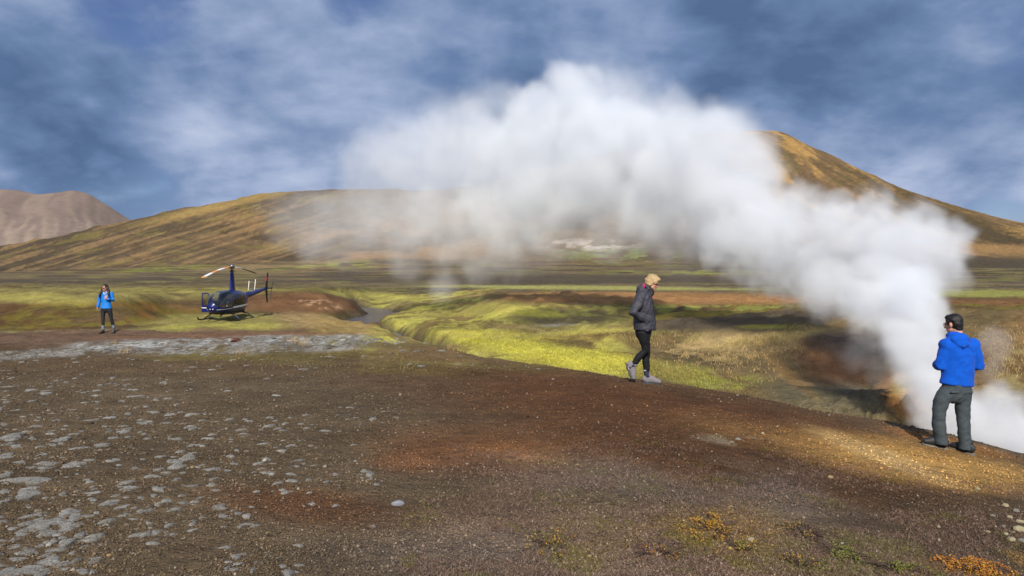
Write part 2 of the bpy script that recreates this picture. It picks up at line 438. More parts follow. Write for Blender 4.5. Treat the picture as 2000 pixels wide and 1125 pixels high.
# left bank: moss cap over rust earth
lay(zone(30, 62) * sstep(480, 380, PXX) * (1 - ell(330, 632, 170, 16)), (0.115, 0.062, 0.026))
lay(zone(30, 62) * sstep(520, 380, PXX) * patch(nB + 0.25 * nD, 0.58, 0.74) * .8, (0.17, 0.135, 0.022))
lay(zone(30, 62) * ell(330, 612, 120, 18, 0) * patch(nA, .4, .6), (0.24, 0.12, 0.03))
lay(zone(42, 120) * ell(120, 574, 330, 15, 0, .45, .3), (0.240, 0.200, 0.065))
lay(zone(42, 120) * ell(60, 582, 130, 9, 4, .5, .5), (0.310, 0.265, 0.068))
lay(zone(42, 120) * ell(420, 568, 190, 6, 0, .5, .3), (0.260, 0.220, 0.061))
lay(zone(30, 120) * patch(fbm(X / 1.6, Y / 4, 151, 4), .55, .63) * .6 * sstep(720, 640, PXX), (0.12, 0.085, 0.034))
lay(zone(51, 70) * ell(590, 592, 125, 22, 2, .25, .12), BANK)
lay(zone(51, 70) * ell(590, 592, 125, 22, 2, .25, .12) * patch(nA, .5, .7) * .6, (0.10, 0.045, 0.02))
lay(zone(51, 70) * ell(625, 594, 40, 9, 10, .5, .5) * patch(nD, .55, .62), (0.42, 0.26, 0.14))
# heli pad: moss, straw to its right, ash in front
lay(zone(29, 51.5) * ell(440, 630, 150, 19, -1, .3, .2), (0.270, 0.230, 0.068))
lay(zone(29, 51.5) * ell(400, 640, 130, 7, -2, .4, .3) * .8, MOSS)
lay(zone(29, 54) * ell(630, 630, 95, 19, 8, .4, .2), (0.31, 0.215, 0.095))
lay(zone(29, 54) * ell(720, 648, 60, 9, 8, .4, .3), (0.36, 0.25, 0.07))
lay(zone(28, 33) * ell(120, 648, 190, 4, -1, .4, .2), (0.32, 0.29, 0.14))
lay(zone(19.5, 30) * sstep(660, 560, PXX), (0.15, 0.092, 0.056))
lay(zone(25, 54) * ell(690, 643, 90, 16, 8, .4, .3), (0.33, 0.23, 0.085))
lay(zone(19.5, 30) * ell(470, 655, 230, 5, -1, .5, .2) * .7, (0.21, 0.105, 0.055))
# grey lichen shelf behind the crest
li = ell(500, 673, 370, 17, -1.5, .3, .25) * zone(16.0, 28)
li = np.maximum(li, ell(120, 688, 300, 8, -4, .4, .3) * zone(15.0, 28))
lay(li * (0.15 + 0.75 * patch(fbm(X / .35, Y / .9, 113, 4), .36, .56)), (0.27, 0.262, 0.228))
lay(li * patch(fbm(X / .22, Y / .5, 103, 3), .50, .62), (0.43, 0.43, 0.40))
lay(zone(16.5, 28) * ell(710, 672, 60, 5, 0) * patch(nD, .45, .6), (0.25, 0.26, 0.05))
# moss hills right of the stream
mh = zone(15, 110) * sstep(690, 740, PXX) * (1 - sstep(1180, 1290, PXX))
mh = mh * np.clip(1 - ell(690, 630, 70, 30), 0, 1)
mh = mh * (1 - sstep(930, 1000, PXX) * (1 - sstep(588, 600, PY)))
lay(mh, (0.215, 0.180, 0.065))
lay(mh * patch(nB, .38, .56), (0.330, 0.295, 0.068))
lay(mh * patch(nB + .3 * (nD - .5), .50, .62) * .8, MOSS)
lay(mh * patch(nA + .2 * (nD - .5), .56, .68) * .6, (0.135, 0.10, 0.032))
lay(mh * patch(nA, .60, .74) * .55, (0.15, 0.13, 0.028))
lay(mh * patch(fbm(X / 0.9, Y / 1.6, 141, 4), .54, .62) * .75, (0.115, 0.082, 0.032))
lay(mh * patch(fbm(X / 3.5, Y / 2.0, 143, 5), .55, .63) * .7, (0.20, 0.13, 0.05))
lay(zone(70, 140) * ell(720, 578, 110, 8, 3, .4, .3), (0.320, 0.280, 0.068))
lay(zone(18, 34) * ell(1090, 690, 230, 26, 10, .35, .3), (0.400, 0.365, 0.057))
lay(zone(18, 34) * ell(1060, 660, 230, 7, 2, .5, .3) * patch(nA, .4, .55), (0.340, 0.300, 0.068))
lay(zone(18, 36) * ell(1230, 668, 190, 26, 4, .45, .4) * patch(nA, .38, .55) * .92, (0.105, 0.072, 0.030))
lay(zone(18, 36) * ell(1170, 646, 130, 5, -4, .5, .4) * .8, (0.330, 0.290, 0.068))
lay(zone(34, 52) * ell(1110, 622, 125, 20, 0, .4, .25) * .9, (0.050, 0.043, 0.026))  # steam plume's shadow on the hillside, painted into the ground colour
lay(zone(34, 52) * ell(1040, 612, 110, 7, 3, .5, .5) * patch(nA, .42, .55) * .8, (0.17, 0.165, 0.028))
lay(zone(34, 52) * ell(900, 606, 120, 12, -4, .4, .4), (0.290, 0.250, 0.065))
lay(zone(34, 80) * ell(1140, 636, 90, 3, 0), (0.25, 0.22, 0.17))
lay(zone(40, 72) * ell(1400, 606, 240, 12, 0, .5, .3) * patch(nE, .42, .58), (0.260, 0.250, 0.057))
lay(zone(44, 240) * ell(1300, 582, 290, 11, 0.5, .5, .1), (0.31, 0.168, 0.068))
lay(zone(44, 240) * ell(1180, 577, 200, 5, 0, .5, .1) * .7, (0.38, 0.21, 0.075))
lay(zone(44, 240) * ell(1900, 595, 260, 9, 0, .5, .1) * .85, (0.22, 0.11, 0.045))
lay(zone(60, 300) * ell(1150, 562, 320, 3.6, 0.6, .5, .25), (0.330, 0.310, 0.095))
lay(zone(60, 300) * ell(1900, 573, 190, 7, 0, .5, .3), (0.270, 0.260, 0.067))
lay(zone(55, 110) * ell(1870, 606, 200, 6, 0, .5, .3), (0.270, 0.270, 0.057))
lay(zone(60, 300) * ell(1150, 545, 420, 9, 0, .5, .1) * .9, (0.085, 0.066, 0.044))
lay(zone(44, 240) * ell(1330, 583, 250, 9, 1, .5, .1), (0.33, 0.172, 0.066))
# right hill: dark crown, straw tussocks, moss flecks, grey scree down to the vent
rh = zone(12.2, 33) * sstep(1200, 1330, PXX)
lay(rh, (0.165, 0.118, 0.052))
lay(rh * ell(1420, 630, 220, 17, -4, .45, .4), (0.085, 0.066, 0.042))
lay(rh * ell(1290, 660, 140, 12, 4, .5, .5) * patch(nA, .42, .55), (0.230, 0.210, 0.057))
lay(rh * ell(1425, 680, 150, 26, -3, .5, .5) * patch(nA, .42, .56), (0.40, 0.29, 0.13))
lay(rh * ell(1400, 705, 180, 16, 4, .5, .6) * patch(nD, .46, .58) * .9, (0.075, 0.055, 0.028))
lay(rh * ell(1500, 662, 110, 9, -8, .5, .5) * patch(nA, .35, .5), (0.42, 0.32, 0.12))
lay(rh * ell(1400, 748, 130, 24, 10, .5, .5) * patch(nA, .36, .52), (0.240, 0.230, 0.053))
lay(rh * ell(1285, 722, 80, 16, 8, .5, .4), (0.260, 0.220, 0.061))
lay(rh * ell(1500, 638, 60, 4, 0) * .9, (0.300, 0.270, 0.048))
lay(rh * ell(1560, 720, 100, 34, 20, .5, .3) * .85, (0.150, 0.105, 0.052))
lay(rh * ell(1600, 785, 110, 28, 14, .5, .2) * .9, (0.125, 0.105, 0.060))
lay(rh * ell(1545, 735, 60, 12, 40, .5, .3) * .6, (0.27, 0.16, 0.06))
lay(rh * ell(1640, 715, 80, 42, 20, .5, .3) * .9, (0.155, 0.078, 0.040))
lay(rh * ell(1680, 672, 90, 28, 8, .5, .3) * .85, (0.095, 0.070, 0.056))
lay(rh * ell(1690, 775, 70, 22, 18, .5, .3) * .9, (0.085, 0.078, 0.055))
lay(rh * ell(1770, 770, 45, 36, 40, .5, .4) * .9, ORANGE)
lay(rh * ell(1765, 752, 22, 26, 30, .5, .5) * .85, (0.42, 0.30, 0.09))
lay(rh * ell(1730, 760, 30, 14, 20, .5, .5) * patch(nD, .5, .6), (0.05, 0.042, 0.032))
lay(rh * ell(1830, 820, 60, 24, 15, .5, .4), (0.33, 0.19, 0.085))
lay(rh * ell(1975, 690, 120, 60, -35, .5, .3) * .85, (0.21, 0.125, 0.052))
lay(rh * ell(1985, 720, 70, 40, -40, .5, .3) * patch(nD, .45, .58), (0.30, 0.235, 0.10))
lay(rh * ell(1940, 860, 120, 26, 8) * .8, (0.19, 0.18, 0.175))
# the knoll we stand on: dark gravel, rust and chocolate earth, an ochre apron by the vent
kn = 1 - sstep(0.97, 1.06, Y / np.array([pchip(_cols, _D[:, 2], np.array([u]))[0] + 1.2 for u in PX])[None, :])
lay(kn * (0.25 + .5 * nA), (0.115, 0.080, 0.045))
lay(kn * ell(1380, 850, 560, 95, 10, .45, .3) * .92, BROWN)
lay(kn * ell(1250, 790, 330, 24, 10, .5, .3) * .7, (0.105, 0.045, 0.019))
lay(kn * ell(970, 895, 230, 50, 6, .6, .35) * .75, (0.155, 0.062, 0.022))
lay(kn * ell(1020, 895, 90, 22, 10, .6, .5) * .6, (0.27, 0.125, 0.045))
lay(kn * ell(790, 905, 70, 18, 0, .6, .5) * .55, (0.21, 0.088, 0.034))
lay(kn * ell(600, 995, 190, 32, 5, .6, .5) * .55, (0.13, 0.050, 0.018))
lay(kn * ell(1620, 950, 360, 50, 14, .5, .3) * .8, (0.075, 0.036, 0.015))
lay(kn * ell(1560, 868, 230, 26, 12, .6, .4) * .8, (0.20, 0.105, 0.036))
lay(kn * ell(1800, 905, 240, 38, 9, .5, .25) * .95, (0.42, 0.235, 0.068))
lay(kn * ell(1720, 890, 150, 16, 20, .5, .4) * .7, (0.56, 0.37, 0.15))
lay(kn * ell(1930, 920, 110, 22, 5, .5, .3) * .6, (0.42, 0.245, 0.075))
lay(kn * ell(1870, 868, 130, 10, 13, .5, .3) * .7, (0.29, 0.13, 0.035))
lay(kn * ell(1440, 862, 80, 9, 6, .5, .5) * patch(nD, .42, .56) * .7, (0.25, 0.20, 0.13))
lay(kn * ell(1340, 960, 420, 60, 4, .5, .4) * patch(nA, .40, .58) * .75, (0.135, 0.105, 0.080))
lay(kn * ell(1250, 1085, 460, 70, 3, .5, .4) * .85, (0.20, 0.135, 0.092))
lay(kn * ell(1250, 1085, 420, 66, 3, .5, .4) * patch(nA, .46, .6) * .6, (0.10, 0.055, 0.030))
lay(kn * ell(1850, 1050, 300, 70, 3, .5, .4) * .7, (0.078, 0.052, 0.030))
lay(kn * ell(950, 1110, 300, 60, 3, .6, .4) * .5, (0.125, 0.100, 0.078))
lay(kn * ell(1650, 1088, 280, 42, 3, .6, .5) * patch(nD, .44, .58) * .75, (0.115, 0.115, 0.032))
lay(kn * ell(1390, 1045, 120, 52, 0, .6, .5) * patch(nD, .44, .58) * .7, (0.22, 0.135, 0.032))
lay(kn * ell(1900, 1112, 130, 30, 0, .6, .5) * patch(nD, .44, .58) * .7, (0.24, 0.115, 0.03))
lay(kn * ell(1100, 1070, 120, 50, 0, .6, .5) * patch(nD, .46, .58) * .6, (0.16, 0.12, 0.04))
lay(kn * ell(1310, 1060, 80, 40, 0, .6, .5) * patch(nD, .45, .6) * .6, (0.15, 0.11, 0.02))
lay(bed, (0.07, 0.055, 0.04))
C *= (1 + 0.16 * np.clip(mh, 0, 1))[..., None]
C *= (1 + 0.10 * mt)[..., None]
C *= (0.80 + 0.40 * nD)[..., None]
C *= (0.86 + 0.28 * fbm(X / 0.16, Y / 0.16, 107, 2))[..., None]

nr, nc = ZB.shape
me = bpy.data.meshes.new('ground')
V = np.stack([X, Y, ZB], -1).reshape(-1, 3)
idx = np.arange(nr * nc).reshape(nr, nc)
quads = np.stack([idx[:-1, :-1], idx[:-1, 1:], idx[1:, 1:], idx[1:, :-1]], -1).reshape(-1, 4)
me.vertices.add(len(V)); me.vertices.foreach_set('co', V.ravel())
me.loops.add(quads.size); me.loops.foreach_set('vertex_index', quads.ravel().astype(np.int32))
me.polygons.add(len(quads)); me.polygons.foreach_set('loop_start', np.arange(0, quads.size, 4, dtype=np.int32))
me.update(calc_edges=True)
me.polygons.foreach_set('use_smooth', np.ones(len(quads), bool))
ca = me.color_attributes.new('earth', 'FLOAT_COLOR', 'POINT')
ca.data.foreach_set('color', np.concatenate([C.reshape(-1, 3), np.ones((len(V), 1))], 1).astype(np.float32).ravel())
fa_ = me.attributes.new('far', 'FLOAT', 'POINT')
fa_.data.foreach_set('value', sstep(120, 330, Y).astype(np.float32).ravel())
ground = bpy.data.objects.new('ground', me)
COL.objects.link(ground)
ground['kind'] = 'structure'


def new_mat(name):
    m = bpy.data.materials.new(name)
    m.use_nodes = True
    nt = m.node_tree
    b = nt.nodes['Principled BSDF']
    return m, nt, b


def nmath(nt, op, a, b=None, clamp=False):
    n = N(nt, 'ShaderNodeMath', operation=op, use_clamp=clamp)
    for i, v in enumerate((a, b)):
        if v is None:
            continue
        if isinstance(v, (int, float)):
            n.inputs[i].default_value = v
        else:
            nt.links.new(v, n.inputs[i])
    return n.outputs[0]


def noise_node(nt, scale, detail=4, rough=0.55, vec=None, dist=0.0):
    n = N(nt, 'ShaderNodeTexNoise', ins={'Scale': scale, 'Detail': detail, 'Roughness': rough, 'Distortion': dist})
    if vec is not None:
        nt.links.new(vec, n.inputs['Vector'])
    return n.outputs['Fac']


def mix_mul(nt, col, fac, lo, hi):
    """col * lerp(lo, hi, fac)"""
    mr = N(nt, 'ShaderNodeMapRange', ins={'To Min': lo, 'To Max': hi})
    nt.links.new(fac, mr.inputs['Value'])
    v = N(nt, 'ShaderNodeVectorMath', operation='SCALE')
    nt.links.new(col, v.inputs[0]); nt.links.new(mr.outputs[0], v.inputs['Scale'])
    return v.outputs[0]


mg, nt, bs = new_mat('earth')
lk = nt.links.new
at = N(nt, 'ShaderNodeAttribute', attribute_name='earth')
geo = N(nt, 'ShaderNodeNewGeometry')
pos = geo.outputs['Position']
nf1 = noise_node(nt, 42.0, 4, 0.7, pos)
nf2 = noise_node(nt, 7.0, 5, 0.65, pos)
nf3 = noise_node(nt, 0.22, 7, 0.66, pos)
nf4 = noise_node(nt, 1.3, 7, 0.70, pos)
vor = N(nt, 'ShaderNodeTexVoronoi', ins={'Scale': 34.0, 'Randomness': 1.0})
lk(pos, vor.inputs['Vector'])
col = mix_mul(nt, at.outputs['Color'], nf1, 0.55, 1.45)
col = mix_mul(nt, col, nf2, 0.62, 1.38)
col = mix_mul(nt, col, nf3, 0.45, 1.55)
col = mix_mul(nt, col, nf4, 0.45, 1.55)
# pale grains among the gravel
vs = N(nt, 'ShaderNodeSeparateColor')
lk(vor.outputs['Color'], vs.inputs[0])
gr = nmath(nt, 'MULTIPLY', nmath(nt, 'GREATER_THAN', vs.outputs[0], 0.90), nmath(nt, 'LESS_THAN', vor.outputs['Distance'], 0.42))
gr = nmath(nt, 'MULTIPLY', gr, 0.55)
mx = N(nt, 'ShaderNodeMix', data_type='RGBA')
lk(gr, mx.inputs['Factor']); lk(col, mx.inputs['A'])
sc2 = N(nt, 'ShaderNodeVectorMath', operation='MULTIPLY_ADD')
lk(at.outputs['Color'], sc2.inputs[0]); sc2.inputs[1].default_value = (1.5, 1.45, 1.4); sc2.inputs[2].default_value = (0.06, 0.055, 0.05)
lk(sc2.outputs[0], mx.inputs['B'])
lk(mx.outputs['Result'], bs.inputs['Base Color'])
bs.inputs['Roughness'].default_value = 0.95
bs.inputs['Specular IOR Level'].default_value = 0.12
bmp = N(nt, 'ShaderNodeBump', ins={'Strength': 0.75, 'Distance': 0.03})
hgt = nmath(nt, 'ADD', nmath(nt, 'MULTIPLY', nf1, 0.5), nmath(nt, 'MULTIPLY', vor.outputs['Distance'], -0.55))
lk(hgt, bmp.inputs['Height'])
bmp2 = N(nt, 'ShaderNodeBump', ins={'Strength': 0.8, 'Distance': 0.12})
lk(nf2, bmp2.inputs['Height']); lk(bmp.outputs[0], bmp2.inputs['Normal'])
bmp3 = N(nt, 'ShaderNodeBump', ins={'Strength': 0.8, 'Distance': 1.6})
fary = N(nt, 'ShaderNodeAttribute', attribute_name='far')
lk(nmath(nt, 'MULTIPLY', nf3, fary.outputs['Fac']), bmp3.inputs['Height']); lk(bmp2.outputs[0], bmp3.inputs['Normal'])
lk(bmp3.outputs[0], bs.inputs['Normal'])
me.materials.append(mg)

# ---- stream water
sv, sf = [], []
seg = []
for (ax, ay), (bx, by) in zip(STREAM[:-1], STREAM[1:]):
    for t in np.linspace(0, 1, 6, endpoint=False):
        seg.append((ax + (bx - ax) * t, ay + (by - ay) * t))
seg = [s for s in seg if 30 < s[1] < 140]
for i, (x, y) in enumerate(seg):
    w = 2.9 if y > 54 else 1.4
    a, b = seg[max(i - 1, 0)], seg[min(i + 1, len(seg) - 1)]
    tx, ty = b[0] - a[0], b[1] - a[1]
    l = math.hypot(tx, ty)
    nx, ny = -ty / l, tx / l
    sv += [(x - nx * w, y - ny * w, WATER_Z), (x + nx * w, y + ny * w, WATER_Z)]
    if i:
        k = 2 * i
        sf.append((k - 2, k - 1, k + 1, k))
wm = bpy.data.meshes.new('stream_water')
wm.from_pydata(sv, [], sf)
water = bpy.data.objects.new('stream_water', wm)
COL.objects.link(water)
water['kind'] = 'structure'
m, nt, b = new_mat('water')
b.inputs['Base Color'].default_value = (0.045, 0.045, 0.05, 1)
b.inputs['Roughness'].default_value = 0.12
b.inputs['IOR'].default_value = 1.33
g = N(nt, 'ShaderNodeNewGeometry')
bm_ = N(nt, 'ShaderNodeBump', ins={'Strength': 0.5, 'Distance': 0.08})
nt.links.new(noise_node(nt, 2.6, 4, 0.6, g.outputs['Position']), bm_.inputs['Height'])
nt.links.new(bm_.outputs[0], b.inputs['Normal'])
wm.materials.append(m)

# ---- far rhyolite mountain on the left
mv, mf = [], []
prof = [(-900, 470), (-700, 440), (-500, 405), (-300, 385), (-150, 372), (-40, 369), (30, 371), (75, 379), (110, 376), (140, 372), (165, 376), (200, 395), (255, 430), (330, 472), (420, 510), (520, 540)]
pu = np.arange(-900, 521, 5.0)
pr = pchip([a for a, b in prof], [b for a, b in prof], pu)
DM = 3600.0
nrow = 110
gx = (pu - PX0) / F * DM
top = EYE - (pr - HY) / F * DM
T = np.linspace(0, 1, nrow)
GX = np.repeat(gx[None, :], nrow, 0)
GY = np.repeat((DM - 1500 + 1500 * T)[:, None], len(pu), 1)
GZ = -30 + (top[None, :] + 30) * (T[:, None] ** 1.35)
rav = 1 - np.abs(2 * fbm(GX / 70 + GY / 260 + fbm(GX / 200, GY / 200, 201, 3), GY / 700, 203, 4) - 1)
GZ -= (rav * 24 - 10) * (T * (1 - T ** 6))[:, None] * np.clip((top[None, :] + 30) / 300, 0, 1)
GX = GX * (GY / DM) ** 0.6
back = np.stack([gx * 1.2, np.full_like(gx, DM + 1500), np.full_like(gx, -30)], -1)
V2 = np.concatenate([np.stack([GX, GY, GZ], -1).reshape(-1, 3), back])
id2 = np.arange((nrow + 1) * len(pu)).reshape(nrow + 1, len(pu))
q2 = np.stack([id2[:-1, :-1], id2[:-1, 1:], id2[1:, 1:], id2[1:, :-1]], -1).reshape(-1, 4)
mm = bpy.data.meshes.new('mountain')
mm.from_pydata(V2.tolist(), [], q2.tolist())
mm.polygons.foreach_set('use_smooth', np.ones(len(q2), bool))
cc = np.array([0.265, 0.205, 0.158]) * (0.8 + 0.4 * fbm(GX / 90, GY / 200, 207, 4))[..., None]
dk_ = sstep(0.66, 0.92, rav) * 0.45
cc = cc * (1 - dk_[..., None]) + np.array([0.135, 0.10, 0.095]) * dk_[..., None]
upper = sstep(0.55, 0.95, T)[:, None] * 0.5 * np.ones_like(GX)
cc = cc * (1 - upper[..., None]) + np.array([0.165, 0.122, 0.105]) * upper[..., None]
cc = np.concatenate([cc.reshape(-1, 3), np.full((len(pu), 3), 0.2)])
ca = mm.color_attributes.new('earth', 'FLOAT_COLOR', 'POINT')
ca.data.foreach_set('color', np.concatenate([cc, np.ones((len(cc), 1))], 1).astype(np.float32).ravel())
mount = bpy.data.objects.new('mountain', mm)
COL.objects.link(mount)
mount['kind'] = 'structure'
m, nt, b = new_mat('rhyolite')
a_ = N(nt, 'ShaderNodeAttribute', attribute_name='earth')
g = N(nt, 'ShaderNodeNewGeometry')
nt.links.new(mix_mul(nt, a_.outputs['Color'], noise_node(nt, 0.02, 5, 0.65, g.outputs['Position']), 0.75, 1.25), b.inputs['Base Color'])
b.inputs['Roughness'].default_value = 0.95
b.inputs['Specular IOR Level'].default_value = 0.1
mm.materials.append(m)

# ---------------------------------------------------------------- mesh building helpers
def simple_mat(name, col, rough=0.6, metal=0.0, spec=0.5, coat=0.0, var=0.0, vscale=20.0, bump=0.0, bscale=60.0, sheen=0.0):
    m, nt, b = new_mat(name)
    b.inputs['Base Color'].default_value = (*col, 1)
    b.inputs['Roughness'].default_value = rough
    b.inputs['Metallic'].default_value = metal
    b.inputs['Specular IOR Level'].default_value = spec
    b.inputs['Coat Weight'].default_value = coat
    b.inputs['Coat Roughness'].default_value = 0.05
    b.inputs['Sheen Weight'].default_value = sheen
    tcn = N(nt, 'ShaderNodeTexCoord')
    if var:
        rgb = N(nt, 'ShaderNodeRGB'); rgb.outputs[0].default_value = (*col, 1)
        nt.links.new(mix_mul(nt, rgb.outputs[0], noise_node(nt, vscale, 4, 0.6, tcn.outputs['Object']), 1 - var, 1 + var), b.inputs['Base Color'])
    if bump:
        bn = N(nt, 'ShaderNodeBump', ins={'Strength': bump, 'Distance': 0.01})
        nt.links.new(noise_node(nt, bscale, 4, 0.6, tcn.outputs['Object']), bn.inputs['Height'])
        nt.links.new(bn.outputs[0], b.inputs['Normal'])
    return m


class MB:
    """Collects shapes into one mesh."""
    def __init__(self):
        self.v, self.f, self.mi = [], [], []

    def add(self, vs, fs, mi=0):
        o = len(self.v)
        self.v += [tuple(p) for p in vs]
        self.f += [tuple(i + o for i in q) for q in fs]
        self.mi += [mi] * len(fs)

    def box(self, c, s, rot=None, mi=0):
        vs = []
        for x in (-.5, .5):
            for y in (-.5, .5):
                for z in (-.5, .5):
                    p = Vector((x * s[0], y * s[1], z * s[2]))
                    vs.append((rot @ p if rot else p) + Vector(c))
        self.add(vs, [(0, 1, 3, 2), (4, 6, 7, 5), (0, 4, 5, 1), (2, 3, 7, 6), (0, 2, 6, 4), (1, 5, 7, 3)], mi)

    def tube(self, pts, rad, seg=12, ref=None, cap=True, mi=0):
        """Tube through pts; rad = r or (ra, rb) per point (ra along the side vector, rb along the other)."""
        pts = [Vector(p) for p in pts]
        n = len(pts)
        if not isinstance(rad, (list, tuple)) or (len(rad) != n):
            rad = [rad] * n
        rr = [(r, r) if isinstance(r, (int, float)) else r for r in rad]
        T = [((pts[min(i + 1, n - 1)] - pts[max(i - 1, 0)]).normalized()) for i in range(n)]
        rings = []
        side = None
        for i in range(n):
            r_ = Vector(ref) if ref is not None else None
            if r_ is None:
                r_ = side if side is not None else (Vector((1, 0, 0)) if abs(T[i].x) < 0.8 else Vector((0, 1, 0)))
            side = (r_ - T[i] * r_.dot(T[i])).normalized()
            oth = T[i].cross(side)
            rings.append((pts[i], side, oth, rr[i], T[i]))
        if cap:                                           # rounded ends
            p, s, o, r, t = rings[0]
            m = min(r) * 0.8
            head = [(p - t * m * a, s, o, (r[0] * b, r[1] * b), t) for a, b in ((0.98, 0.25), (0.72, 0.70))]
            p, s, o, r, t = rings[-1]
            m = min(r) * 0.8
            tail = [(p + t * m * a, s, o, (r[0] * b, r[1] * b), t) for a, b in ((0.72, 0.70), (0.98, 0.25))]
            rings = head + rings + tail
        vs, fs = [], []
        for p, s, o, r, t in rings:
            for k in range(seg):
                a = 2 * math.pi * k / seg
                vs.append(p + s * (math.cos(a) * r[0]) + o * (math.sin(a) * r[1]))
        for i in range(len(rings) - 1):
            for k in range(seg):
                a, b = i * seg + k, i * seg + (k + 1) % seg
                fs.append((a, b, b + seg, a + seg))
        fs.append(tuple(reversed(range(seg))))
        fs.append(tuple(range((len(rings) - 1) * seg, len(rings) * seg)))
        self.add(vs, fs, mi)

    def ell(self, c, r, rot=None, nu=16, nv=10, mi=0):
        vs, fs = [], []
        c = Vector(c)
        r = (r, r, r) if isinstance(r, (int, float)) else r
        vs.append(Vector((0, 0, r[2])))
        for i in range(1, nv):
            th = math.pi * i / nv
            for k in range(nu):
                a = 2 * math.pi * k / nu
                vs.append(Vector((math.sin(th) * math.cos(a) * r[0], math.sin(th) * math.sin(a) * r[1], math.cos(th) * r[2])))
        vs.append(Vector((0, 0, -r[2])))
        for k in range(nu):
            fs.append((0, 1 + k, 1 + (k + 1) % nu))
        for i in range(nv - 2):
            for k in range(nu):
                a, b = 1 + i * nu + k, 1 + i * nu + (k + 1) % nu
                fs.append((a, a + nu, b + nu, b))
        l = 1 + (nv - 2) * nu
        for k in range(nu):
            fs.append((l + nu, l + (k + 1) % nu, l + k))
        self.add([(rot @ p if rot else p) + c for p in vs], fs, mi)

    def mesh(self, name):
        me = bpy.data.meshes.new(name)
        me.from_pydata(self.v, [], self.f)
        return me

    def build(self, name, mats, parent=None, smooth=True, bevel=0.0, loc=None):
        me = self.mesh(name)
        for m in (mats if isinstance(mats, (list, tuple)) else [mats]):
            me.materials.append(m)
        if any(self.mi):
            me.polygons.foreach_set('material_index', self.mi)
        bm = bmesh.new(); bm.from_mesh(me)
        bmesh.ops.recalc_face_normals(bm, faces=bm.faces)
        if bevel:
            bmesh.ops.bevel(bm, geom=[e for e in bm.edges if len(e.link_faces) == 2 and e.calc_face_angle(0) > 0.6], offset=bevel, segments=2, affect='EDGES', profile=0.6)
        bm.to_mesh(me); bm.free()
        if smooth:
            me.polygons.foreach_set('use_smooth', [True] * len(me.polygons))
            try:
                me.set_sharp_from_angle(angle=math.radians(42))
            except Exception:
                pass
        o = bpy.data.objects.new(name, me)
        COL.objects.link(o)
        if parent is not None:
            o.parent = parent
        if loc is not None:
            o.location = loc
        return o

    def skin(self, name, mats, parent=None, voxel=0.012, relax=2, wrinkle=0.0, wscale=(9, 9, 5), seed=1, colour=None):
        """Fuse everything collected into one continuous skin (voxel union), relax it and add folds."""
        me = self.mesh(name)
        bm = bmesh.new(); bm.from_mesh(me)
        bmesh.ops.recalc_face_normals(bm, faces=bm.faces)
        bm.to_mesh(me); bm.free()
        t = bpy.data.objects.new('union', me)
        COL.objects.link(t)
        md = t.modifiers.new('u', 'REMESH'); md.mode = 'VOXEL'; md.voxel_size = voxel; md.use_smooth_shade = True
        if relax:
            ms = t.modifiers.new('s', 'SMOOTH'); ms.factor = 0.5; ms.iterations = relax
        dg = bpy.context.evaluated_depsgraph_get()
        m2 = bpy.data.meshes.new_from_object(t.evaluated_get(dg))
        bpy.data.objects.remove(t); bpy.data.meshes.remove(me)
        m2.name = name
        n = len(m2.vertices)
        co = np.empty(n * 3); m2.vertices.foreach_get('co', co); co = co.reshape(-1, 3)
        if wrinkle:
            no = np.empty(n * 3); m2.vertices.foreach_get('normal', no); no = no.reshape(-1, 3)
            q = co * np.array(wscale)
            w = (fbm(q[:, 0] + q[:, 1] * 0.7 + 3 * seed, q[:, 2] + q[:, 0] * 0.5, seed, 4) - 0.5) * 2
            rg = 1 - np.abs(2 * fbm(q[:, 0] * 1.5 - q[:, 2] * 0.9, q[:, 2] * 1.6 + q[:, 1] * 1.3, seed + 7, 3) - 1)
            co = co + no * ((w * 0.7 + (rg - 0.6) * 0.9) * wrinkle)[:, None]
            m2.vertices.foreach_set('co', co.ravel())
        m2.materials.clear()
        for m in (mats if isinstance(mats, (list, tuple)) else [mats]):
            m2.materials.append(m)
        m2.polygons.foreach_set('use_smooth', np.ones(len(m2.polygons), bool))
        if colour is not None:
            ca = m2.color_attributes.new('tone', 'FLOAT_COLOR', 'POINT')
            cc = np.concatenate([colour(co), np.ones((n, 1))], 1)
            ca.data.foreach_set('color', cc.astype(np.float32).ravel())
        m2.update()
        o = bpy.data.objects.new(name, m2)
        COL.objects.link(o)
        if parent is not None:
            o.parent = parent
        return o


def thing(name, label, cat, loc=(0, 0, 0), rotz=0.0, group=None):
    o = bpy.data.objects.new(name, None)
    COL.objects.link(o)
    o.location = loc
    o.rotation_euler = (0, 0, rotz)
    o.empty_display_size = 0.2
    o['label'] = label
    o['category'] = cat
    if group:
        o['group'] = group
    return o

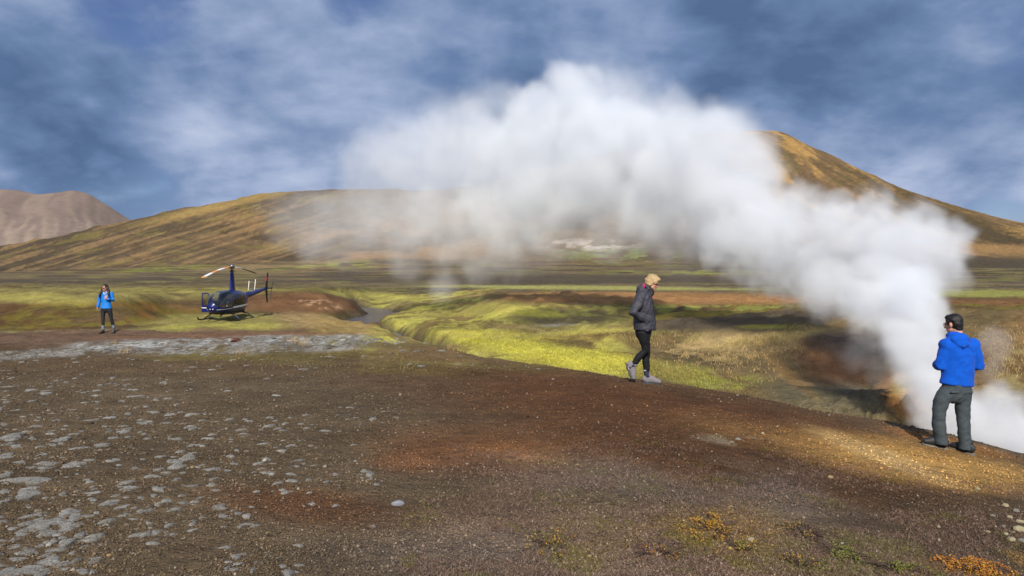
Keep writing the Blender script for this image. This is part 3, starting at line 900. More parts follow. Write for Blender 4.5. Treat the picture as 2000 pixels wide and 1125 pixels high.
# ---------------------------------------------------------------- helicopter (x forward, y to its left, z up, mast at x = 0)
def build_helicopter():
    hp = pix(453, 622, 45.0)
    gz = ground_z(hp.x, 45.0)
    root = thing('helicopter', 'dark blue helicopter with white stripe parked on the moss with one door open', 'helicopter', (hp.x, 45.0, gz - 0.22), math.radians(-95))
    root.scale = (0.99, 1.0, 1.0)
    blue = simple_mat('navy_paint', (0.008, 0.016, 0.125), 0.32, 0.0, 0.3, 0.12, 0.08, 6)
    belly = simple_mat('black_paint', (0.006, 0.007, 0.016), 0.45, 0, 0.3)
    white = simple_mat('white_paint', (0.78, 0.78, 0.76), 0.35)
    black = simple_mat('black_metal', (0.012, 0.012, 0.014), 0.45)
    steel = simple_mat('grey_metal', (0.16, 0.17, 0.19), 0.35, 0.7)
    red = simple_mat('red_paint', (0.55, 0.02, 0.025), 0.4)
    orange = simple_mat('orange_paint', (0.70, 0.28, 0.035), 0.4)
    seatm = simple_mat('seat_leather', (0.030, 0.030, 0.034), 0.6)
    pale = simple_mat('pale_cloth', (0.42, 0.43, 0.45), 0.8)
    glass = bpy.data.materials.new('cabin_glass'); glass.use_nodes = True
    nt = glass.node_tree; nt.nodes.clear()
    tr = N(nt, 'ShaderNodeBsdfTransparent', ins={'Color': (0.72, 0.78, 0.80, 1)})
    gl = N(nt, 'ShaderNodeBsdfGlossy', ins={'Roughness': 0.03})
    fr = N(nt, 'ShaderNodeFresnel', ins={'IOR': 1.9})
    mx = N(nt, 'ShaderNodeMixShader'); ou = N(nt, 'ShaderNodeOutputMaterial')
    nt.links.new(fr.outputs[0], mx.inputs[0]); nt.links.new(tr.outputs[0], mx.inputs[1]); nt.links.new(gl.outputs[0], mx.inputs[2]); nt.links.new(mx.outputs[0], ou.inputs[0])

    # hull loft: x, half width, floor, roof, squareness
    S = np.array([(2.58, 0.03, 0.93, 1.00, 2.0), (2.52, 0.20, 0.78, 1.16, 2.0), (2.38, 0.36, 0.66, 1.34, 2.1), (2.15, 0.49, 0.57, 1.53, 2.3), (1.8, 0.59, 0.52, 1.70, 2.5),
                  (1.4, 0.635, 0.50, 1.81, 2.7), (0.9, 0.65, 0.49, 1.87, 2.9), (0.3, 0.65, 0.49, 1.89, 3.0), (-0.3, 0.62, 0.51, 1.87, 2.9), (-0.8, 0.54, 0.58, 1.83, 2.6),
                  (-1.25, 0.40, 0.74, 1.78, 2.3), (-1.6, 0.27, 0.98, 1.73, 2.1), (-1.9, 0.18, 1.26, 1.68, 2.0), (-2.0, 0.13, 1.36, 1.66, 2.0)])
    xs = np.concatenate([np.linspace(2.58, 2.0, 16), np.linspace(1.94, -2.0, 60)])
    o_ = np.argsort(S[:, 0])
    prof = [pchip(S[o_, 0], S[o_, c], xs) for c in range(1, 5)]
    nth = 72
    V, grid = [], []
    for i, x in enumerate(xs):
        w, zb, zt, e = (p[i] for p in prof)
        cz, hz = (zb + zt) / 2, (zt - zb) / 2
        for k in range(nth):
            a = 2 * math.pi * k / nth
            c, s = math.cos(a), math.sin(a)
            V.append((x, w * math.copysign(abs(c) ** (2 / e), c), cz + hz * math.copysign(abs(s) ** (2 / e), s)))
    quads = []
    for i in range(len(xs) - 1):
        for k in range(nth):
            quads.append((i * nth + k, i * nth + (k + 1) % nth, (i + 1) * nth + (k + 1) % nth, (i + 1) * nth + k))
    parts = {'body': [], 'windshield_l': [], 'windshield_r': [], 'front_l': [], 'rear_l': [], 'rear_r': [], 'cowl_l': [], 'cowl_r': [], 'hole': [], 'roofglass': []}
    bmi = []
    for q in quads:
        x = sum(V[i][0] for i in q) / 4; y = sum(V[i][1] for i in q) / 4; z = sum(V[i][2] for i in q) / 4
        line = 0.86 + (1.3 - x) * 0.055                       # the white stripe climbs towards the tail
        side = abs(y) > 0.30
        zt = pchip(S[o_, 0], S[o_, 3], np.array([x]))[0]
        kind = 'body'
        if x > 1.33 - (z - 0.9) * 0.25 and z > 0.93 + 0.03 * (x - 1.3) and x < 2.50 and abs(y) > 0.022 and x < 2.52:
            kind = 'windshield_l' if y > 0 else 'windshield_r'
        elif side and 0.45 < x < 1.20 - (z - 0.9) * 0.25 and 1.03 < z < 1.70:
            kind = 'front_l' if y > 0 else 'hole'
        elif y < -0.30 and 0.38 < x < 1.26 - (z - 0.9) * 0.25 and 0.62 < z < 1.74:
            kind = 'hole'
        elif side and -0.42 < x < 0.33 and 1.06 < z < 1.68:
            kind = 'rear_l' if y > 0 else 'rear_r'
        elif side and -1.02 < x < -0.58 and 1.18 < z < 1.58:
            kind = 'cowl_l' if y > 0 else 'cowl_r'
        parts[kind].append(q)
        if kind == 'body':
            bmi.append(2 if z < line - 0.17 else 0)

    def sub(name, qs, mats, par, mi=None):
        used = sorted({i for q in qs for i in q}); mp = {a: b for b, a in enumerate(used)}
        b = MB(); b.add([V[i] for i in used], [tuple(mp[i] for i in q) for q in qs])
        if mi:
            b.mi = mi
        return b.build(name, mats, par)
    body = sub('fuselage', parts['body'], [blue, white, belly], root, bmi)
    sub('windshield', parts['windshield_l'], glass, root); sub('windshield', parts['windshield_r'], glass, root)
    sub('door_window', parts['front_l'], glass, root); sub('rear_window', parts['rear_l'], glass, root); sub('rear_window', parts['rear_r'], glass, root)
    sub('cowl_panel', parts['cowl_l'], blue, root); sub('cowl_panel', parts['cowl_r'], blue, root)

    def hull_y(x, z):
        w, zb, zt, e = (pchip(S[o_, 0], S[o_, c], np.array([x]))[0] for c in range(1, 5))
        q = min(1.0, abs(z - (zb + zt) / 2) / ((zt - zb) / 2))
        return w * (1 - q ** e) ** (1 / e)
    for sg in (1, -1):                                           # white side stripe, thin under the windshield and broad along the doors
        b = MB(); vs, fs = [], []
        xx = [x for x in np.linspace(2.44, -1.55, 70) if sg > 0 or not 0.38 < x < 1.26]
        for x in xx:
            line = 0.86 + (1.3 - x) * 0.055
            wd = 0.028 if x > 1.26 else 0.095
            for z in (line, line + wd):
                vs.append((x + (.006 if x > 2 else 0), sg * (hull_y(x, z) + 0.008), z))
        for i in range(len(xx) - 1):
            if abs(xx[i] - xx[i + 1]) < 0.2 and not (xx[i] > 1.26 > xx[i + 1]):
                fs.append((2 * i, 2 * i + 1, 2 * i + 3, 2 * i + 2))
        b.add(vs, fs); b.build('stripe', white, root)

    def door_seam(x0, x1, sgn):                                  # thin dark joint round a closed door
        b = MB()
        for x in (x0,):
            i = int(np.argmin(np.abs(xs - x)))
            pts = [Vector(V[i * nth + k]) for k in range(nth) if V[i * nth + k][1] * sgn > 0.2 and 0.62 < V[i * nth + k][2] < 1.72]
            pts.sort(key=lambda p: p.z)
            b.tube(pts, 0.009, 6)
        return b.build('door_seam', black, root)
    for x_ in (0.40, 1.26):
        door_seam(x_, x_, 1)
    # open front door on its right side, hinged at the front edge
    d = MB()
    outl = [(0, .64), (-.86, .62), (-.86, 1.72), (-.30, 1.74), (-.12, 1.52), (0, 1.05)]
    inn = [(-.08, 1.03), (-.78, 1.03), (-.78, 1.66), (-.33, 1.67), (-.19, 1.50), (-.08, 1.12)]

    def ring(pts, y):
        return [(x, y, z) for x, z in pts]
    a = ring(outl, -0.012); b2 = ring(outl, 0.012)
    # door skin below the sill + frame round the window, as quads between outline and window, both faces
    win = [(-.08, 1.03), (-.78, 1.03), (-.78, 1.66), (-.33, 1.67), (-.19, 1.50), (-.08, 1.12)]
    lowo = [(0, .64), (-.86, .62), (-.86, 1.03), (0, 1.03)]
    for y0, y1 in ((-0.014, 0.014),):
        vs = ring(lowo, y0) + ring(lowo, y1)
        d.add(vs, [(0, 1, 2, 3), (7, 6, 5, 4), (0, 4, 5, 1), (1, 5, 6, 2), (2, 6, 7, 3), (3, 7, 4, 0)])
        fr_o = [(0, 1.03), (-.86, 1.03), (-.86, 1.72), (-.30, 1.74), (-.12, 1.52), (0, 1.05)]
    for p, q in zip([(-.83, 1.03), (-.83, 1.69), (-.31, 1.71), (-.15, 1.51)], [(-.83, 1.69), (-.31, 1.71), (-.15, 1.51), (-.03, 1.04)]):
        d.tube([(p[0], 0, p[1]), (q[0], 0, q[1])], 0.034, 8)
    hinge = bpy.data.objects.new('open_door', None)
    dobj = d.build('open_door', blue, root)
    dobj.location = (1.26, -0.64, 0)
    dobj.rotation_euler = (0, 0, math.radians(62))
    w = MB(); w.add([(x, 0.0, z) for x, z in [(-.05, 1.03), (-.82, 1.03), (-.82, 1.68), (-.31, 1.70), (-.16, 1.50)]], [(0, 1, 2, 3, 4)])
    w.build('door_window', glass, dobj, smooth=False)
    w = MB(); w.box((-.43, 0, .87), (.85, .034, .05)); w.build('stripe', white, dobj, smooth=False)
    bpy.data.objects.remove(hinge)
    # cabin: floor, seats, panel, sticks, pale jacket on a seat
    b = MB(); b.box((0.75, 0, 0.60), (2.2, 1.0, 0.06)); b.build('cabin_floor', black, root, smooth=False)
    for sx, sy in ((0.85, .3), (0.85, -.3), (-0.15, .3), (-0.15, -.3)):
        b = MB(); b.box((sx, sy, 0.80), (.5, .46, .30)); b.box((sx - .25, sy, 1.22), (.10, .44, .62), Matrix.Rotation(-0.15, 3, 'Y'))
        b.ell((sx - .30, sy, 1.60), (.05, .12, .10)); b.build('seat', seatm, root, bevel=0.02)
    b = MB(); b.box((1.95, 0, 0.92), (.25, .34, .55), Matrix.Rotation(0.3, 3, 'Y')); b.box((1.85, 0, 1.22), (.10, .5, .18), Matrix.Rotation(0.3, 3, 'Y'))
    b.build('instrument_panel', black, root, bevel=0.015)
    b = MB(); b.box((0.93, .28, 1.10), (.10, .34, .36), Matrix.Rotation(-0.3, 3, 'Y')); b.build('seat_cover', pale, root, bevel=0.03)
    b = MB(); b.box((1.2, 0.06, 0.96), (.05, .10, .09)); b.build('control_box', red, root, bevel=0.01)
    b = MB(); b.tube([(1.5, 0, .65), (1.42, 0, 1.05)], .018, 8); b.tube([(1.42, -.32, 1.08), (1.42, .32, 1.08)], .015, 8); b.build('control_stick', black, root)
    b = MB(); b.box((-0.55, 0, 1.15), (.05, 1.02, 1.1)); b.build('cabin_bulkhead', black, root, smooth=False)
    # landing lights in the chin
    for y in (-.07, .07):
        b = MB(); b.ell((2.52, y, 0.86), (.035, .045, .045)); b.build('landing_light', white, root)
    # mast fairing, hub, blades
    b = MB(); b.tube([(-.05, 0, 1.80), (-.05, 0, 2.05), (-.03, 0, 2.5), (0, 0, 2.92)], [(.34, .13), (.27, .115), (.21, .10), (.16, .085)], 20, ref=(1, 0, 0), cap=False)
    b.build('mast_fairing', blue, root)
    b = MB(); b.tube([(0, 0, 2.9), (0, 0, 3.22)], .045, 12); b.tube([(0, 0, 2.95), (0, 0, 3.03)], .13, 14, cap=False); b.tube([(-.14, .06, 2.99), (-.12, .06, 3.2)], .014, 6)
    b.tube([(.14, -.06, 2.99), (.12, -.06, 3.2)], .014, 6); b.box((0, 0, 3.22), (.42, .16, .12)); b.ell((0, 0, 3.30), (.10, .10, .06))
    b.build('rotor_hub', black, root, bevel=0.01)
    b = MB(); b.ell((0, 0.0, 3.27), (.13, .15, .14)); b.build('hub_cover', steel, root)

    def blade(sg, droop):
        m = MB()
        n = 30
        ch = 0.23
        sec = [(-.5, 0), (-.2, .030), (.15, .036), (.42, .02), (.5, 0), (.42, -.014), (.15, -.02), (-.2, -.014)]
        vs, fs, mi = [], [], []
        for i in range(n + 1):
            t = i / n
            x = 0.2 + 4.83 * t
            z = 3.23 - droop * t ** 1.5
            c = ch * (0.55 if i < 2 else 1.0)
            for u, h in sec:
                vs.append((sg * x, sg * u * c * -1, z + h * 0.9 - u * 0.02))
        for i in range(n):
            t = (i + .5) / n
            if sg > 0:
                k = 2 if t > 0.965 else 1 if 0.72 < t < 0.965 else 2 if 0.55 < t < 0.72 else 1 if 0.3 < t < .55 else 2
            else:
                k = 1 if t < 0.35 else 0
            for j in range(8):
                a0, b0 = i * 8 + j, i * 8 + (j + 1) % 8
                fs.append((a0, b0, b0 + 8, a0 + 8)); mi.append(k)
        fs += [tuple(range(8)), tuple(range(n * 8, n * 8 + 8))]; mi += [0, 2]
        m.add(vs, fs); m.mi = mi
        o = m.build('rotor_blade', [black, white, orange], root)
        o.rotation_euler = (0, 0, math.radians(8.5))
        return o
    blade(1, 0.62); blade(-1, 0.32)
    # tail
    b = MB(); b.tube([(-1.7, 0, 1.52), (-2.6, 0, 1.60), (-3.8, 0, 1.76), (-4.95, 0, 1.92)], [.20, .165, .13, .095], 20); b.build('tail_boom', blue, root)
    fin = MB()
    for zs, xsr, xer in (((1.86, 2.95), (-4.65, -5.00), (-5.05, -5.22)), ((1.98, 1.00), (-4.65, -4.90), (-5.05, -5.12))):
        n = 8
        vs, fs, mi = [], [], []
        for i in range(n + 1):
            t = i / n
            z = zs[0] + (zs[1] - zs[0]) * t
            xl, xt = xsr[0] + (xsr[1] - xsr[0]) * t, xer[0] + (xer[1] - xer[0]) * t
            th = 0.045 * (1 - .4 * t)
            vs += [(xl, 0.06, z), ((xl * .6 + xt * .4), 0.06 + th, z), (xt, 0.06, z), ((xl * .6 + xt * .4), 0.06 - th, z)]
        for i in range(n):
            for j in range(4):
                a0, b0 = i * 4 + j, i * 4 + (j + 1) % 4
                fs.append((a0, b0, b0 + 4, a0 + 4)); mi.append(1 if (zs[1] > 2 and i in (4, 5)) else 0)
        fs += [(0, 1, 2, 3), (n * 4, n * 4 + 1, n * 4 + 2, n * 4 + 3)]; mi += [0, 0]
        off = len(fin.v)
        fin.v += vs; fin.f += [tuple(i + off for i in q) for q in fs]; fin.mi += mi
    f = fin.build('tail_fin', [black, red], root)
    b = MB()
    b.add([(-4.20, -.02, 1.83), (-4.48, -.02, 1.86), (-4.48, -.72, 1.87), (-4.24, -.72, 1.85), (-4.20, -.02, 1.86), (-4.48, -.02, 1.88), (-4.48, -.72, 1.89), (-4.24, -.72, 1.87)],
          [(0, 1, 2, 3), (4, 7, 6, 5), (0, 4, 5, 1), (1, 5, 6, 2), (2, 6, 7, 3), (3, 7, 4, 0)])
    b.build('stabilizer', blue, root, smooth=False)
    tr_ = MB(); tr_.tube([(-5.00, 0, 1.93), (-5.00, .34, 1.95)], .05, 10); tr_.ell((-5.00, .36, 1.95), (.08, .06, .08)); g = tr_.build('tail_gearbox', black, root)
    for sg in (1, -1):
        b = MB(); c = Vector((-5.00, .38, 1.95)); dv = Vector((-.30, 0.02, .95)).normalized() * sg
        q = Matrix.Rotation(0.0, 3, 'Y')
        b.tube([c + dv * .08, c + dv * .40, c + dv * .73], [(.05, .012), (.055, .012), (.055, .010)], 8, ref=(1, 0, 0.3)); b.build('tail_rotor_blade', steel, root)
    b = MB(); b.tube([(-4.70, 0, 1.75), (-5.20, .05, 1.5), (-5.40, .3, 1.45)], .014, 6); b.build('tail_guard', steel, root)
    for x, h in ((-2.2, 0.72), (-3.15, 0.82)):
        b = MB(); b.tube([(x, 0, 1.68 - (x + 2.35) * .08), (x - .18, 0.0, 1.68 + h)], .020, 8); b.build('antenna', white, root)
    # landing gear
    for sy in (1, -1):
        b = MB(); b.tube([(2.05, sy * 1.06, .36), (1.92, sy * 1.07, .265), (1.7, sy * 1.08, .235), (-1.25, sy * 1.08, .235)], .042, 10); b.build('skid', black, root)
    for x in (1.25, -.55):
        b = MB(); b.tube([(x, -1.07, .26), (x, -.66, .54), (x, -.3, .60), (x, .3, .60), (x, .66, .54), (x, 1.07, .26)], .038, 10); b.build('cross_tube', black, root)
        for sy in (1, -1):
            b = MB(); b.tube([(x, sy * .99, .315), (x, sy * .68, .525)], [(.065, .03), (.065, .03)], 10, ref=(1, 0, 0)); b.build('strut_fairing', steel if (sy > 0 and x > 0) else black, root)
    return root


build_helicopter()

# ---------------------------------------------------------------- people
def rotm(yaw=0, pitch=0, roll=0):
    """Head turn: yaw about z, then pitch (nod) about the head's own side axis, roll about its nose."""
    return Matrix.Rotation(yaw, 3, 'Z') @ Matrix.Rotation(pitch, 3, 'X') @ Matrix.Rotation(roll, 3, 'Y')


def add_head(m, c, R, s=1.0):
    """Head shapes around its centre c, nose along local +y, s = size factor (height 0.235 m at 1)."""
    c = Vector(c)
    P = lambda x, y, z: c + R @ (Vector((x, y, z)) * s)
    E = lambda x, y, z, a, b, d, rr=None: m.ell(P(x, y, z), (a * s, b * s, d * s), R @ rr if rr else R, 18, 12)
    E(0, -.012, .032, .077, .095, .088)                        # cranium
    E(0, .022, -.030, .063, .070, .078)                        # face
    E(0, .044, -.078, .040, .044, .036)                        # jaw and chin
    E(0, .066, -.096, .020, .022, .017)
    E(-.038, .020, -.066, .024, .046, .034); E(.038, .020, -.066, .024, .046, .034)
    E(0, .082, .018, .052, .016, .014)                         # brow
    m.tube([P(0, .088, .010), P(0, .101, -.014), P(0, .110, -.032)], [(.010 * s, .010 * s), (.012 * s, .012 * s), (.016 * s, .013 * s)], 10)
    E(-.012, .095, -.036, .010, .010, .008); E(.012, .095, -.036, .010, .010, .008)
    E(0, .086, -.060, .023, .012, .006); E(0, .085, -.070, .020, .012, .007)      # lips
    E(-.036, .068, -.020, .022, .020, .018); E(.036, .068, -.020, .022, .020, .018)   # cheekbones
    for sx in (-1, 1):                                         # ears
        E(sx * .079, -.006, -.008, .010, .020, .033, Matrix.Rotation(sx * -.3, 3, 'Z'))
    m.tube([P(0, -.022, -.04), P(0, -.035, -.105), P(0, -.042, -.165)], [(.056 * s, .058 * s), (.054 * s, .056 * s), (.062 * s, .062 * s)], 16)
    return P


def face_parts(P, R, s, parent, lip_m, eye_m, brow_m, eyes=True):
    for sx in (-1, 1):
        if eyes:
            b = MB(); b.ell(P(sx * .031, .078, .002), (.012 * s, .009 * s, .009 * s), R, 12, 8); b.build('eye', eye_m, parent)
        b = MB(); b.tube([P(sx * .014, .097, .022), P(sx * .032, .097, .027), P(sx * .050, .084, .020)], [.004 * s, .0045 * s, .003 * s], 6); b.build('eyebrow', brow_m, parent)
    b = MB(); b.ell(P(0, .0915, -.060), (.021 * s, .008 * s, .0048 * s), R, 12, 8); b.ell(P(0, .0905, -.069), (.018 * s, .008 * s, .0055 * s), R, 12, 8)
    b.build('lips', lip_m, parent)


def glasses(P, s, parent, mat, lens, dark=False):
    b = MB()
    for sx in (-1, 1):
        ring = [P(sx * .032 + .024 * math.cos(a), .104 - abs(sx * .032 + .024 * math.cos(a)) * .12, .000 + .017 * math.sin(a)) for a in np.linspace(0, 2 * math.pi, 15)]
        b.tube(ring, .0026 * s, 6)
        b.tube([P(sx * .056, .098, .005), P(sx * .074, .07, .006), P(sx * .082, -.005, .004)], .0026 * s, 6)
    b.tube([P(-.008, .106, .003), P(.008, .106, .003)], .0024 * s, 6)
    o = b.build('glasses', mat, parent)
    if lens is not None:
        for sx in (-1, 1):
            l = MB(); l.ell(P(sx * .032, .1025, .0), (.024 * s, .0035 * s, .017 * s), P.__closure__ and None, 14, 8) if False else None
            pts = [P(sx * .032 + .024 * math.cos(a), .1035 - abs(sx * .032 + .024 * math.cos(a)) * .12, .017 * math.sin(a)) for a in np.linspace(0, 2 * math.pi, 16, endpoint=False)]
            l = MB(); l.add(pts, [tuple(range(16))]); l.build('lens', lens, o, smooth=False)
    return o


def add_hand(m, wrist, along, back, side=1, curl=0.5, s=1.0):
    """Palm, four curled fingers and a thumb. along = towards the finger tips, back = away from the palm, side = +1 if the thumb lies towards along x back."""
    w = Vector(wrist); u = Vector(along).normalized(); n = Vector(back); n = (n - u * n.dot(u)).normalized(); t = u.cross(n) * side
    m.tube([w - u * .03 * s, w + u * .01 * s, w + u * .05 * s, w + u * .085 * s], [(.022 * s, .027 * s), (.024 * s, .033 * s), (.017 * s, .041 * s), (.014 * s, .040 * s)], 14, ref=n)
    for i, (off, ln, rd) in enumerate(((.030, .070, .0090), (.010, .078, .0092), (-.010, .072, .0088), (-.029, .056, .0080))):
        p = w + u * (.080 - abs(off - .006) * .25) * s + t * off * s
        d = u.copy(); pts = [p - u * .02 * s, p]
        for k, fr in enumerate((.44, .31, .25)):
            d = (Matrix.Rotation(-(curl * (0.55, .95, .75)[k] + i * .04) * side, 3, t * side) @ d) if False else (d * math.cos(curl * (.55, .95, .75)[k] + i * .03) - n * math.sin(curl * (.55, .95, .75)[k] + i * .03)).normalized() if k == 0 else (Quaternion(u.cross(n), 0) @ d)
            if k:
                ax = d.cross(-n); ax = (u.cross(n)) * -1.0
                d = (Matrix.Rotation(curl * (.55, .95, .75)[k], 3, ax) @ d).normalized()
            pts.append(pts[-1] + d * ln * fr * s)
        m.tube(pts, [rd * s, rd * 1.05 * s, rd * s, rd * .93 * s, rd * .82 * s], 10)
    p0 = w + u * .022 * s + t * .026 * s
    td = (u * .62 + t * .62 - n * .35).normalized()
    p1 = p0 + td * .038 * s
    p2 = p1 + (td * .7 + u * .5 - n * .3).normalized() * .032 * s
    p3 = p2 + (td * .4 + u * .7 - n * .45).normalized() * .026 * s
    m.tube([p0 - td * .012 * s, p1, p2, p3], [.016 * s, .0125 * s, .0105 * s, .0088 * s], 10)


def add_shoe(m, ankle, toe, up=(0, 0, 1), s=1.0, high=0.06):
    """Walking shoe from the ankle to the toe tip along the sole. ankle = sole point under the heel's middle, toe = sole point at the tip."""
    a, t = Vector(ankle), Vector(toe); u = (t - a).normalized(); up = Vector(up); up = (up - u * up.dot(u)).normalized(); sd = u.cross(up)
    L = (t - a).length
    secs = [(-.055, .034, .050), (-.03, .040, .062), (.03, .041, .066), (.09, .042, .058), (.15, .047, .043), (.20, .046, .034), (L - .02, .032, .026)]
    m.tube([a + u * q + up * h for q, w_, h in secs], [(w_ * s, h * s) for q, w_, h in secs], 16, ref=sd)
    m.tube([a + up * .03, a + up * (.08 + high) - u * .005], [(.040 * s, .050 * s), (.041 * s, .046 * s)], 14, ref=sd)
    return u, up, sd


def add_sole(m, ankle, toe, up=(0, 0, 1), s=1.0):
    a, t = Vector(ankle), Vector(toe); u = (t - a).normalized(); up = Vector(up); up = (up - u * up.dot(u)).normalized(); sd = u.cross(up)
    L = (t - a).length
    secs = [(-.080, .020), (-.058, .034), (0, .040), (.07, .038), (.14, .047), (.19, .046), (L - .03, .036), (L - .008, .018)]
    n = len(secs); vs = []
    for h in (0.0, .018):
        for q, w_ in secs:
            tl = .010 if q > L - .03 else 0
            vs += [a + u * q + sd * w_ * s + up * (h + tl), a + u * q - sd * w_ * s + up * (h + tl)]
    fs = []
    for i in range(n - 1):
        k = 2 * i
        fs += [(k, k + 1, k + 3, k + 2), (2 * n + k, 2 * n + k + 2, 2 * n + k + 3, 2 * n + k + 1), (k, k + 2, 2 * n + k + 2, 2 * n + k), (k + 1, 2 * n + k + 1, 2 * n + k + 3, k + 3)]
    fs += [(0, 2 * n, 2 * n + 1, 1), (2 * n - 2, 2 * n - 1, 4 * n - 1, 4 * n - 2)]
    m.add(vs, fs)


def laces(ankle, toe, up, mat, parent, s=1.0):
    a, t = Vector(ankle), Vector(toe); u = (t - a).normalized(); up = Vector(up); up = (up - u * up.dot(u)).normalized(); sd = u.cross(up)
    b = MB()
    for q, h in ((.060, .128), (.080, .122), (.100, .112), (.120, .100)):
        b.tube([a + u * q - sd * .026 + up * (h - .012), a + u * (q + .006) + up * (h + .004), a + u * q + sd * .026 + up * (h - .012)], .0045, 6)
    o = b.build('laces', mat, parent)
    o['kind'] = 'stuff'
    return o


SKIN = simple_mat('skin', (0.52, 0.27, 0.18), 0.5, 0, 0.35, 0, 0.06, 30)
SKIN.node_tree.nodes['Principled BSDF'].inputs['Subsurface Weight'].default_value = 0.08
SKIN.node_tree.nodes['Principled BSDF'].inputs['Subsurface Radius'].default_value = (0.01, 0.004, 0.002)
EYE_M = simple_mat('eye', (0.05, 0.035, 0.03), 0.15)
LIP_M = simple_mat('lips', (0.40, 0.13, 0.11), 0.45)
FRAME_M = simple_mat('spectacle_frame', (0.02, 0.015, 0.015), 0.3)
DARKLENS = simple_mat('dark_lens', (0.008, 0.006, 0.006), 0.08)


def hair_mat(name, col, var=0.35):
    m, nt, b = new_mat(name)
    tcn = N(nt, 'ShaderNodeTexCoord')
    mp = N(nt, 'ShaderNodeMapping'); mp.inputs['Scale'].default_value = (160, 160, 22)
    nt.links.new(tcn.outputs['Object'], mp.inputs['Vector'])
    rgb = N(nt, 'ShaderNodeRGB'); rgb.outputs[0].default_value = (*col, 1)
    f = noise_node(nt, 1.0, 3, 0.6, mp.outputs[0])
    nt.links.new(mix_mul(nt, rgb.outputs[0], f, 1 - var, 1 + var), b.inputs['Base Color'])
    bn = N(nt, 'ShaderNodeBump', ins={'Strength': 0.8, 'Distance': 0.006})
    nt.links.new(f, bn.inputs['Height']); nt.links.new(bn.outputs[0], b.inputs['Normal'])
    b.inputs['Roughness'].default_value = 0.42
    b.inputs['Specular IOR Level'].default_value = 0.4
    return m


